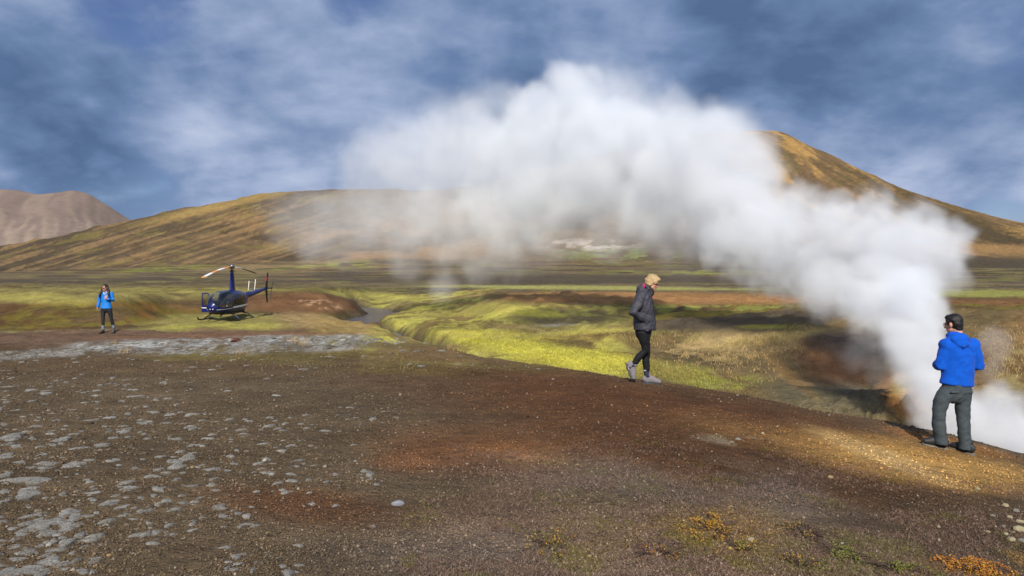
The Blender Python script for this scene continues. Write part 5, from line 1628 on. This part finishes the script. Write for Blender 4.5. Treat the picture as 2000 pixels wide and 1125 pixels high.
NOTED = {(60, 942): 'broadest pale moss cushion by the left edge, just above its slightly smaller neighbour', (50, 1117): 'big moss cushion cut off by the bottom edge near the lower left corner',
         (86, 1027): 'wide moss cushion in the middle of the dense lower left cluster', (25, 855): 'large moss cushion at the left edge, uppermost of the big ones',
         (416, 919): 'single moss cushion just right of the pale three-lobed clump and the tan stone', (325, 980): 'lone small moss cushion right of the dense left cluster',
         (455, 1113): 'small moss cushion at the bottom edge, rightmost of those along it', (730, 1028): 'small moss cushion just below and left of the smooth bluish stone'}
spots = []
pr_ = random.Random(12)
for px, py, w in SPOTS:
    spots.append((px, py, w))
    if py > 840 and w > 28:
        for _ in range(2):
            spots.append((px + pr_.uniform(-.9, .9) * w, py + pr_.uniform(-.35, .35) * w, w * pr_.uniform(.35, .65)))
while len(spots) < 230:
    px = 620 * pr_.random() ** 1.9; py = 715 + 400 * pr_.random() ** 1.3
    if pr_.random() < 0.9 - px / 900 and py < 1120:
        spots.append((px, py, (8 + (py - 700) * 0.05) * pr_.uniform(.5, 1.1)))
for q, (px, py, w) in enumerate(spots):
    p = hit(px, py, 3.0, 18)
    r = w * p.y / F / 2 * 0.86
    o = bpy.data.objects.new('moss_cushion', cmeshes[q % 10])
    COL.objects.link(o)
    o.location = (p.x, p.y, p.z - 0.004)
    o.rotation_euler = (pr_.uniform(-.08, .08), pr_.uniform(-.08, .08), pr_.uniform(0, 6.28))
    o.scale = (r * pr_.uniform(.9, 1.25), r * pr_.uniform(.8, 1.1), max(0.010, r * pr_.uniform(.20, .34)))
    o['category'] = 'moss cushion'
    if (px, py) in NOTED:
        o['label'] = NOTED[(px, py)]
        continue
    o['label'] = 'low pale grey moss cushion growing on the dark gravel'
    o['group'] = 'grey moss cushions on the gravel knoll'
# the countless little ones farther up the knoll, one sheet of low tufts
fx, fy, fu = scatter_knoll(4200, 4.2, 19.0, 0.8, -520, 2060)
den = fbm(fx / 1.3, fy / 1.3, 311, 4) + 0.16 * sstep(900, 0, fu) + 0.14 * sstep(9, 16, fy) - 0.30 * sstep(700, 1150, fu) * sstep(16, 11, fy) - 0.5 * sstep(1050, 1300, fu)
kp = den + 0.22 * rng.random(len(fx)) > 0.77
fx, fy = fx[kp], fy[kp]
# denser on the shelf behind the crest
qx = -20 + 19 * rng.random(9000); qy = 15.5 + 12 * rng.random(9000)
qi = np.clip(np.searchsorted(DD, qy), 0, len(DD) - 1); qj = np.clip(((qx / qy * F + PX0 - PX[0]) / 4.0).round().astype(int), 0, len(PX) - 1)
kq = li[qi, qj] * (0.3 + fbm(qx / .8, qy / 1.2, 313, 3)) > 0.5 + 0.25 * rng.random(9000)
fx, fy = np.concatenate([fx, qx[kq]]), np.concatenate([fy, qy[kq]])
tv = np.array(cushion_mesh(455, 9, 3)[0]); tf = np.array(cushion_mesh(455, 9, 3)[1]); n = len(fx)
fr_ = (0.010 + 0.040 * rng.random(n) ** 3.4) * (0.6 + fy / 16)
an_ = rng.random(n) * 6.283
b_ = tv[None] * np.stack([fr_ * (.8 + .7 * rng.random(n)), fr_, fr_ * (.25 + .2 * rng.random(n))], -1)[:, None, :]
c_, s__ = np.cos(an_)[:, None], np.sin(an_)[:, None]
Vt = np.stack([b_[..., 0] * c_ - b_[..., 1] * s__ + fx[:, None], b_[..., 0] * s__ + b_[..., 1] * c_ + fy[:, None], b_[..., 2] + ground_zv(fx, fy)[:, None]], -1)
stuff('moss_tufts', raw_mesh('moss_tufts', Vt.reshape(-1, 3), (tf[None] + (np.arange(n) * len(tv))[:, None, None]).reshape(-1, 4), np.repeat(0.65 + 0.5 * rng.random((n, 1)) * np.ones((1, 3)), len(tv), 0), mcu, 4, True),
      'countless tiny pale grey moss tufts specking the gravel')


# --- stones one can pick out
def stone_mesh(seed, flat=0.6):
    r = np.random.default_rng(seed)
    bm = bmesh.new()
    bmesh.ops.create_icosphere(bm, subdivisions=2, radius=1.0)
    pl = [(Vector(r.normal(size=3)).normalized(), 0.62 + 0.3 * r.random()) for _ in range(9)]
    for v in bm.verts:
        for nrm, dd in pl:
            e = v.co.dot(nrm) - dd
            if e > 0:
                v.co -= nrm * e
        v.co.z *= flat
        v.co += Vector(r.normal(size=3)) * 0.02
    me = bpy.data.meshes.new('stone'); bm.to_mesh(me); bm.free()
    return me


STONE_COL = {'white': (0.42, 0.39, 0.33), 'blue': (0.27, 0.29, 0.32), 'tan': (0.36, 0.25, 0.12), 'red': (0.10, 0.035, 0.028), 'grey': (0.22, 0.20, 0.17), 'straw': (0.36, 0.31, 0.19)}
STONE_M = {k: simple_mat(k + '_stone', c, 0.9, 0, 0.2, 0, 0.3, 12, 0.6, 30) for k, c in STONE_COL.items()}
STONES = [(460, 668, 20, 'red', .55, 'dark red boulder lying on the grey lichen shelf'), (517, 902, 11, 'white', .8, 'small white stone alone on the brown gravel'), (777, 988, 24, 'blue', .55, 'smooth bluish grey stone on the rusty earth'),
          (375, 915, 8, 'tan', .8, 'tiny tan stone beside a clump of grey moss'), (213, 1087, 9, 'tan', .8, 'small orange-tan stone between grey moss cushions near the corner'), (95, 1068, 12, 'white', .8, 'whitish stone among the densest moss cushions'),
          (1963, 990, 14, 'straw', .7, 'pale angular stone topmost of the scatter by the right edge'), (1985, 1000, 13, 'grey', .7, None), (1972, 1012, 11, 'straw', .7, None), (1992, 1022, 14, 'straw', .7, None), (1960, 1030, 10, 'grey', .7, None),
          (1990, 1038, 22, 'straw', .7, 'largest straw-coloured stone by the right edge'), (1975, 1058, 16, 'straw', .7, None), (1940, 1010, 9, 'grey', .7, None), (1995, 1060, 14, 'grey', .7, None), (1965, 1045, 10, 'straw', .7, None), (1909, 957, 10, 'straw', .7, 'pale stone lying just below the ochre apron'),
          (1467, 1058, 14, 'straw', .7, 'pale stone among the heath right of the yellow shrub'), (1645, 1063, 7, 'white', .9, 'tiny white stone above the green shrub'), (1622, 934, 12, 'tan', .6, 'tan stone on the lower rim of the ochre earth'), (1442, 860, 12, 'grey', .6, 'grey stone on the chocolate earth below the crest'), (1430, 866, 9, 'grey', .6, None),
          (1905, 1010, 7, 'grey', .8, None), (1930, 1040, 8, 'straw', .8, None)]
for q, (px, py, w, c, fl, lab) in enumerate(STONES):
    p = hit(px, py, 3.0, 26)
    me_ = stone_mesh(700 + q, fl); me_.materials.append(STONE_M[c])
    o = bpy.data.objects.new('boulder' if c == 'red' else 'stone', me_)
    COL.objects.link(o)
    r = w * p.y / F / 2
    o.location = (p.x, p.y, p.z + r * fl * .35)
    o.scale = (r * 1.1, r, r)
    o.rotation_euler = (0, 0, q * 1.7)
    o['label'] = lab or 'small pale angular stone in the scatter by the right edge of the knoll'
    if lab is None and px < 1700:
        o['label'] = 'small grey chip just left of the grey stone on the chocolate earth'
    o['category'] = 'stone'
    if lab is None and px > 1700:
        o['group'] = 'pale stones scattered by the right edge'


# --- blades: dry grass and heath twigs as bent strips
def blades(x, y, hgt, wid, lean, cols, per=1, name='dry_grass', label='', seg=2, mat=None):
    """n bent, tapering blades at x, y. cols (n, 3)."""
    n = len(x)
    z = ground_zv(x, y)
    a = rng.random(n) * 6.283
    dx, dy = np.cos(a), np.sin(a)
    b = rng.random(n) * 6.283
    wx, wy = np.cos(b) * wid, np.sin(b) * wid
    rowsv = []
    for s in range(seg + 1):
        t = s / seg
        cx = x + dx * lean * hgt * t ** 1.7; cyv = y + dy * lean * hgt * t ** 1.7; cz = z + hgt * t * (1 - 0.25 * t * lean)
        k = 1 - 0.85 * t
        rowsv.append(np.stack([cx - wx * k, cyv - wy * k, cz - 0.004], -1)); rowsv.append(np.stack([cx + wx * k, cyv + wy * k, cz - 0.004], -1))
    V = np.stack(rowsv, 1)
    m = V.shape[1]
    q = np.array([(2 * s, 2 * s + 1, 2 * s + 3, 2 * s + 2) for s in range(seg)])
    Fq = (q[None] + (np.arange(n) * m)[:, None, None]).reshape(-1, 4)
    return raw_mesh(name, V.reshape(-1, 3), Fq, np.repeat(cols, m, 0), mat, 4)


mbl = vcol_mat('dry_stems', 'tone', 0.85, 0.15, 0.15, 20)
mbl.node_tree.nodes['Principled BSDF'].inputs['Transmission Weight'].default_value = 0.0


def mid_scatter(cx, cy, rx, ry, n, rot=0.0, dmin=12.8, dmax=30, spread=0.02):
    """n places seen around photo point (cx, cy) on the far side of the knoll."""
    xs_, ys_ = [], []
    c, s = math.cos(math.radians(rot)), math.sin(math.radians(rot))
    while len(xs_) < n:
        a, r = pr_.random() * 6.283, pr_.random() ** .5
        u, v = r * math.cos(a) * rx, r * math.sin(a) * ry
        p = hit(cx + u * c - v * s, cy + u * s + v * c, dmin, dmax)
        for _ in range(6):
            xs_.append(p.x + pr_.gauss(0, .06)); ys_.append(p.y + pr_.gauss(0, .12))
    return np.array(xs_), np.array(ys_)


def join_pts(lst):
    return np.concatenate([a for a, b in lst]), np.concatenate([b for a, b in lst])


# straw tussocks on the right hill and single dry tufts along the crest
tx, ty = join_pts([mid_scatter(1425, 682, 140, 26, 1300), mid_scatter(1510, 662, 90, 10, 700, -10), mid_scatter(1370, 700, 120, 16, 400), mid_scatter(1280, 660, 100, 12, 500), mid_scatter(1950, 690, 70, 60, 1200), mid_scatter(1480, 720, 90, 30, 500)])
cl = np.array([0.40, 0.29, 0.125]) * (0.5 + 0.9 * rng.random((len(tx), 1)))
stuff('dry_grass', blades(tx, ty, 0.04 + 0.10 * rng.random(len(tx)) ** 2, 0.005 + 0.004 * rng.random(len(tx)), 0.2 + .5 * rng.random(len(tx)), cl, name='dry_grass', mat=mbl), 'straw coloured dry grass tussocks on the slope beyond the crest')
sx_, sy_ = [], []
for px, py, nn in ((583, 672, 60), (588, 676, 40), (880, 684, 60), (905, 688, 40), (945, 694, 30), (245, 690, 30), (475, 692, 26), (790, 720, 20), (570, 665, 30), (220, 674, 24), (690, 686, 24), (1045, 706, 30)):
    p = hit(px, py, 3, 26)
    for _ in range(nn):
        sx_.append(p.x + pr_.gauss(0, .10 * p.y / 17)); sy_.append(p.y + pr_.gauss(0, .08))
sx_, sy_ = np.array(sx_), np.array(sy_)
stuff('dry_tufts', blades(sx_, sy_, 0.10 + 0.16 * rng.random(len(sx_)), 0.004 + 0 * sx_, 0.5 + .7 * rng.random(len(sx_)), np.array([0.38, 0.27, 0.12]) * (0.6 + .7 * rng.random((len(sx_), 1))), name='dry_tufts', mat=mbl), 'thin dry grass tufts along the crest of the knoll')
# moss sward: short blades give the moss slopes their nap
mx_, my_ = join_pts([mid_scatter(1090, 690, 220, 28, 9000, 9, 14, 34), mid_scatter(1060, 655, 220, 12, 4000, 0, 18, 34), mid_scatter(1300, 725, 90, 18, 2600, 8, 13, 30), mid_scatter(1400, 748, 110, 20, 3000, 10, 13, 30), mid_scatter(1250, 665, 150, 18, 2000, 4, 16, 32)])
gcm = ground_colour(mx_, my_) * (0.7 + 0.75 * rng.random((len(mx_), 1)))
stuff('moss_nap', blades(mx_, my_, 0.02 + 0.045 * rng.random(len(mx_)) ** 1.5, 0.010 + 0 * mx_, 0.3 + .5 * rng.random(len(mx_)), gcm, seg=1, name='moss_nap', mat=mbl), 'shaggy yellow green moss on the slopes beyond the crest')
# heath: purplish brown twigs, low and dense, bottom of the frame
hx, hy, hu = scatter_knoll(110000, 3.7, 7.8, 1.0, 780, 2060)
hm_ = fbm(hx / 0.7, hy / 0.7, 321, 4) + 0.16 * sstep(7.0, 4.4, hy) - 0.20 * sstep(1000, 800, hu) + 0.10 * np.exp(-((hu - 1300) / 300) ** 2) - 0.06 * sstep(1600, 1900, hu)
kp = hm_ > 0.50
hx, hy, hu = hx[kp], hy[kp], hu[kp]
hc_ = np.where(rng.random((len(hx), 1)) > 0.55, np.array([[0.20, 0.135, 0.105]]), np.array([[0.12, 0.070, 0.050]])) * (0.6 + .8 * rng.random((len(hx), 1)))
grn = (fbm(hx / 0.35, hy / 0.35, 331, 3) > 0.60) & (rng.random(len(hx)) > .4)
hc_[grn] = np.array([0.12, 0.11, 0.025]) * (0.6 + .9 * rng.random((grn.sum(), 1)))
stuff('heath', blades(hx, hy, 0.010 + 0.026 * rng.random(len(hx)), 0.0016 + 0.0022 * rng.random(len(hx)), 0.6 + .8 * rng.random(len(hx)), hc_, seg=1, name='heath', mat=mbl), 'low purplish brown heath twigs covering the ground')


# --- dwarf shrubs with tiny round leaves
def shrub(px, py, wpx, hpx, cols, n, label, name='dwarf_shrub', seed=0):
    r = np.random.default_rng(seed)
    p = hit(px, py, 3.0, 9)
    s = p.y / F
    n = int(n * 1.9)
    wx, wy, hz = wpx * s / 2 * 1.2, hpx * s * 0.5 * (p.y / EYE) * 0.75, 0.055
    root = thing(name, label, 'shrub', p)
    st = MB()
    for i in range(26):
        a = r.random() * 6.28; q = r.random() ** .5
        e = Vector((math.cos(a) * q * wx, math.sin(a) * q * wy, 0))
        e.z = ground_z(p.x + e.x, p.y + e.y) - p.z + hz * (0.3 + 0.6 * r.random())
        st.tube([(e.x * .25, e.y * .25, ground_z(p.x + e.x * .25, p.y + e.y * .25) - p.z - .01), (e.x * .7, e.y * .7, e.z * .8 + .01), tuple(e)], [.004, .0028, .0015], 5)
    st.build('stem', STEM_M, root)
    rr = r.random(n) ** 0.65; aa = r.random(n) * 6.283
    rag = 0.75 + 0.5 * fbm(np.cos(aa) * 1.5 + seed, np.sin(aa) * 1.5, 341 + seed, 3)
    lx, ly = np.cos(aa) * rr * wx * rag, np.sin(aa) * rr * wy * rag
    kp = fbm((lx + p.x) / .07, (ly + p.y) / .07, 347, 3) > 0.40 + 0.24 * rr
    lx, ly, rr = lx[kp], ly[kp], rr[kp]; n = len(lx)
    lz = ground_zv(lx + p.x, ly + p.y) - p.z + hz * (0.1 + 0.9 * r.random(n)) * (1 - .5 * rr)
    sz = 0.0032 + 0.0034 * r.random(n)
    nrm = r.normal(size=(n, 3)) + np.array([0, -.5, 1.1]); nrm /= np.linalg.norm(nrm, axis=1)[:, None]
    t1 = np.cross(nrm, r.normal(size=(n, 3))); t1 /= np.linalg.norm(t1, axis=1)[:, None]; t2 = np.cross(nrm, t1)
    cpt = np.stack([lx, ly, lz], -1)
    V = np.stack([cpt + t1 * sz[:, None] * c + t2 * sz[:, None] * s2 for c, s2 in ((1, 0), (.35, .8), (-.7, .6), (-1, 0), (-.7, -.6), (.35, -.8))], 1)
    pick = r.integers(0, len(cols), n)
    cc = np.array(cols)[pick] * (0.6 + .8 * r.random((n, 1)))
    me_ = raw_mesh('leaf_cluster', V.reshape(-1, 3), np.arange(n * 6).reshape(n, 6), np.repeat(cc, 6, 0), LEAF_M, 6)
    o = bpy.data.objects.new('foliage', me_); COL.objects.link(o); o.parent = root
    o['kind'] = 'stuff'
    return root


STEM_M = simple_mat('twig_bark', (0.07, 0.042, 0.03), 0.8)
LEAF_M = vcol_mat('small_leaves', 'tone', 0.55, 0.3, 0.15, 50)
YEL, ORA, GRE, OLI, PUR = (0.36, 0.20, 0.022), (0.34, 0.125, 0.018), (0.115, 0.125, 0.022), (0.17, 0.135, 0.035), (0.13, 0.065, 0.05)
shrub(1390, 1035, 110, 80, [YEL, YEL, ORA, OLI], 1500, 'yellow leaved dwarf shrub spreading on the heath', seed=1)
shrub(1450, 1075, 60, 40, [OLI, GRE, YEL], 360, 'small olive green dwarf shrub right of the yellow one', seed=2)
shrub(1575, 1045, 90, 60, [OLI, OLI, YEL, PUR], 620, 'sparse olive dwarf shrub with yellow tips', seed=3)
shrub(1650, 1085, 110, 64, [GRE, GRE, OLI], 1200, 'bright green dwarf shrub on the heath', seed=4)
shrub(1560, 1105, 80, 40, [OLI, PUR, YEL], 420, 'thin brownish dwarf shrub left of the bright green one', seed=5)
shrub(1905, 1112, 130, 50, [ORA, YEL, ORA], 1500, 'orange leaved dwarf shrub near the lower right corner', seed=6)
shrub(1755, 1115, 130, 36, [GRE, OLI, GRE], 900, 'low green dwarf shrub left of the orange one', seed=7)
shrub(1075, 1065, 90, 80, [OLI, PUR, YEL, OLI], 420, 'faint olive and purple dwarf shrub at the edge of the bare gravel', seed=8)
shrub(1290, 1080, 120, 60, [PUR, OLI, ORA], 420, 'reddish dwarf shrub left of the yellow one', seed=9)
shrub(1395, 742, 50, 12, [GRE], 10, 'x', seed=10) if False else None

# ---------------------------------------------------------------- steam from the vent: real volumes, voxelised from a billow field
def steam_volume(name, blobs, lo, hi, voxel, warp_amp, warp_scale, edge_amp, edge_scale, parent, mat, soft, puff_scale, puff_amp):
    """blobs: (x, y, z, radius, density). Density field = union of blobs, domain-warped and eroded by turbulence."""
    ng = bpy.data.node_groups.new(name, 'GeometryNodeTree')
    ng.interface.new_socket('Geometry', in_out='INPUT', socket_type='NodeSocketGeometry')
    ng.interface.new_socket('Geometry', in_out='OUTPUT', socket_type='NodeSocketGeometry')
    lk = ng.links.new
    out = ng.nodes.new('NodeGroupOutput')
    p = ng.nodes.new('GeometryNodeInputPosition').outputs[0]

    def M(op, a, b=None, clamp=False):
        n = ng.nodes.new('ShaderNodeMath'); n.operation = op; n.use_clamp = clamp
        for i, v in enumerate((a, b)):
            if v is None:
                continue
            if isinstance(v, (int, float)):
                n.inputs[i].default_value = v
            else:
                lk(v, n.inputs[i])
        return n.outputs[0]

    def noise(vec, scale, detail, rough, out='Fac'):
        n = ng.nodes.new('ShaderNodeTexNoise')
        n.inputs['Scale'].default_value = scale; n.inputs['Detail'].default_value = detail; n.inputs['Roughness'].default_value = rough
        lk(vec, n.inputs['Vector'])
        return n.outputs[out]

    wc = noise(p, warp_scale, 6, 0.60, 'Color')
    s = ng.nodes.new('ShaderNodeVectorMath'); s.operation = 'SUBTRACT'; lk(wc, s.inputs[0]); s.inputs[1].default_value = (0.5, 0.5, 0.5)
    s2 = ng.nodes.new('ShaderNodeVectorMath'); s2.operation = 'SCALE'; lk(s.outputs[0], s2.inputs[0]); s2.inputs['Scale'].default_value = warp_amp * 2
    s3 = ng.nodes.new('ShaderNodeVectorMath'); s3.operation = 'ADD'; lk(p, s3.inputs[0]); lk(s2.outputs[0], s3.inputs[1])
    q = s3.outputs[0]
    er = M('MULTIPLY', M('SUBTRACT', noise(p, edge_scale, 6, 0.62), 0.5), edge_amp * 2)
    vw = ng.nodes.new('ShaderNodeTexVoronoi'); vw.feature = 'F1'; vw.normalize = False
    vw.inputs['Scale'].default_value = puff_scale; vw.inputs['Detail'].default_value = 1.0; vw.inputs['Roughness'].default_value = 0.45
    lk(q, vw.inputs['Vector'])
    er = M('ADD', er, M('MULTIPLY', M('SUBTRACT', 0.52, vw.outputs['Distance']), puff_amp))
    total = None
    for x, y, z, r, d in blobs:
        dn = ng.nodes.new('ShaderNodeVectorMath'); dn.operation = 'DISTANCE'
        lk(q, dn.inputs[0]); dn.inputs[1].default_value = (x, y, z)
        mr = ng.nodes.new('ShaderNodeMapRange'); mr.interpolation_type = 'LINEAR'
        mr.inputs['From Min'].default_value = r * 1.15; mr.inputs['From Max'].default_value = 0.0
        mr.inputs['To Min'].default_value = 0.0; mr.inputs['To Max'].default_value = 1.0
        lk(dn.outputs['Value'], mr.inputs['Value'])
        e = M('ADD', mr.outputs[0], er)
        sm = ng.nodes.new('ShaderNodeMapRange'); sm.interpolation_type = 'SMOOTHSTEP'
        sm.inputs['From Min'].default_value = 0.12; sm.inputs['From Max'].default_value = soft
        sm.inputs['To Max'].default_value = d
        lk(e, sm.inputs['Value'])
        inside = M('MULTIPLY', sm.outputs[0], M('GREATER_THAN', mr.outputs[0], 0.001))
        total = inside if total is None else M('MAXIMUM', total, inside)
    vc = ng.nodes.new('GeometryNodeVolumeCube')
    vc.inputs['Min'].default_value = lo; vc.inputs['Max'].default_value = hi
    for ax, i in (('X', 0), ('Y', 1), ('Z', 2)):
        vc.inputs['Resolution ' + ax].default_value = int((hi[i] - lo[i]) / voxel)
    lk(total, vc.inputs['Density'])
    smn = ng.nodes.new('GeometryNodeSetMaterial'); smn.inputs['Material'].default_value = mat
    lk(vc.outputs[0], smn.inputs[0]); lk(smn.outputs[0], out.inputs[0])
    m0 = bpy.data.meshes.new(name)
    o = bpy.data.objects.new(name, m0)
    COL.objects.link(o)
    m0.materials.append(mat)
    o.parent = parent
    md = o.modifiers.new('billows', 'NODES'); md.node_group = ng
    return o


vm = bpy.data.materials.new('steam'); vm.use_nodes = True
vt = vm.node_tree; vt.nodes.clear()
pv = N(vt, 'ShaderNodeVolumePrincipled')
pv.inputs['Color'].default_value = (0.962, 0.979, 0.999, 1)
pv.inputs['Density'].default_value = 1.0
pv.inputs['Anisotropy'].default_value = -0.15
vo = N(vt, 'ShaderNodeOutputMaterial'); vt.links.new(pv.outputs[0], vo.inputs['Volume'])

JET = [  # px, py, depth, radius in px, density per metre
    (1990, 862, 12.0, 75, 3.2), (1930, 850, 12.1, 80, 3.2), (1960, 805, 12.3, 70, 3), (2030, 850, 12.2, 80, 3), (1880, 840, 12.2, 75, 3.2), (1905, 800, 12.6, 50, 2.4),
    (1845, 820, 12.4, 70, 3.4), (1828, 775, 12.7, 72, 3.6), (1812, 735, 13.0, 76, 3.6), (1795, 690, 13.2, 82, 3.6), (1775, 645, 13.5, 88, 3.6),
    (1800, 610, 13.7, 70, 3.4), (1745, 605, 13.8, 88, 3.6), (1700, 590, 14.0, 68, 3), (1775, 570, 14.0, 78, 3.4),
    (1720, 545, 15.2, 70, 3.0), (1670, 560, 16.4, 82, 2.6), (1620, 565, 18.0, 68, 2.2), (1790, 500, 16.0, 98, 2.8), (1848, 470, 16.6, 62, 2.8), (1866, 522, 16.2, 44, 2.6), (1885, 490, 16.6, 34, 2.2), (1815, 425, 17.2, 40, 2.2),
    (1740, 475, 17.4, 98, 2.6), (1660, 472, 19.4, 104, 2.2), (1570, 470, 21.4, 106, 2.0), (1490, 465, 23.2, 100, 1.9), (1425, 468, 24.6, 72, 1.8), (1530, 530, 21.8, 74, 1.5), (1600, 530, 19.4, 76, 1.9), (1640, 400, 20.6, 40, 1.8), (1560, 390, 22.0, 46, 1.7), (1470, 400, 24.0, 50, 1.6), (1715, 405, 18.6, 38, 1.8), (1395, 500, 25.0, 34, 1.4), (1690, 600, 15.6, 40, 2.4),
    (1455, 525, 23.6, 58, .9), (1600, 420, 20.8, 62, 1.4), (1945, 665, 13.4, 48, 0.7), (1930, 720, 13.2, 40, 0.35), (1685, 690, 14.6, 62, 0.35), (1705, 640, 14.2, 55, 0.7), (1720, 735, 13.8, 45, 0.35), (1705, 383, 20.5, 40, 0.45),
]
DRIFT = [
    (1500, 430, 25.0, 70, 1.20), (1455, 395, 28.2, 105, 1.16), (1430, 320, 31.2, 112, 1.06), (1375, 285, 33.8, 95, 0.92), (1400, 410, 30.5, 110, 1.00),
    (1320, 360, 35.0, 120, 0.89), (1270, 285, 37.5, 112, 0.90), (1185, 265, 40.0, 120, 0.98), (1125, 205, 41.5, 86, 0.89), (1100, 165, 42.5, 52, 0.68), (1165, 160, 42.0, 60, 0.31), (1050, 265, 43.5, 112, 0.79),
    (1180, 350, 40.0, 130, 0.79), (1280, 430, 37.0, 82, 0.42), (1080, 360, 43.8, 135, 0.60), (990, 330, 47.5, 125, 0.48), (1000, 425, 46.2, 112, 0.40), (1100, 440, 43.0, 84, 0.37),
    (1440, 260, 33.0, 56, 0.27), (1190, 440, 40.0, 80, 0.33),
    (900, 300, 50.0, 120, 0.24), (820, 320, 52.5, 115, 0.18), (740, 330, 55.0, 100, 0.13), (870, 410, 51.2, 120, 0.22), (770, 410, 55.0, 118, 0.14), (690, 430, 57.5, 100, 0.10), (610, 430, 60.0, 85, 0.08), (560, 420, 61.5, 60, 0.05),
    (1000, 500, 46.5, 62, 0.23), (1045, 490, 45.0, 62, 0.21), (865, 560, 50.0, 42, 0.16), (925, 480, 49.0, 80, 0.15), (805, 480, 53.5, 76, 0.10), (1220, 190, 41.0, 80, 0.22), (960, 220, 46.5, 80, 0.14), (860, 240, 50.0, 80, 0.08),
    (640, 470, 58.5, 70, 0.07), (1340, 490, 34.0, 60, 0.15),
    (1150, 150, 41.2, 40, 0.70), (1060, 190, 42.8, 44, 0.74), (1010, 235, 43.8, 42, 0.60), (1205, 215, 40.2, 46, 0.72), (1245, 225, 39.2, 40, 0.67), (1330, 255, 35.2, 44, 0.81), (1400, 240, 33.8, 42, 0.69), (1300, 300, 35.2, 60, 0.88), (940, 270, 47.5, 60, 0.34),
]


def blob(px, py, d, r, den):
    p = pix(px, py, d)
    return (p.x, p.y, p.z, r * d / F * 1.12, den)


steam = bpy.data.objects.new('steam_plume', None)
steam.location = pix(1930, 860, 12.0)
COL.objects.link(steam)
steam['kind'] = 'stuff'
steam['label'] = 'thick white steam billowing from the vent behind the man and drifting across the mountain'
steam['category'] = 'steam'
bpy.context.view_layer.update()
j = steam_volume('steam_jet', [blob(*b[:3], b[3] * (0.92 if b[2] > 15 else 0.84), b[4] * (0.37 if b[2] > 15 else 0.62)) for b in JET], (4.2, 10.8, -1.3), (11.4, 27.4, 5.6), 0.06, 0.40, 1.1, 0.20, 1.9, steam, vm, 0.42, 1.5, 0.36)
k = steam_volume('drifting_steam', [blob(*b[:4], b[4] * (0.62 if b[0] > 1040 else 0.9)) for b in DRIFT], (-25.0, 20.0, -0.6), (10.5, 72.0, 17.5), 0.175, 1.55, 0.30, 0.34, 0.60, steam, vm, 0.56, 0.45, 0.32)
for o_ in (j, k):
    o_.matrix_parent_inverse = steam.matrix_world.inverted()
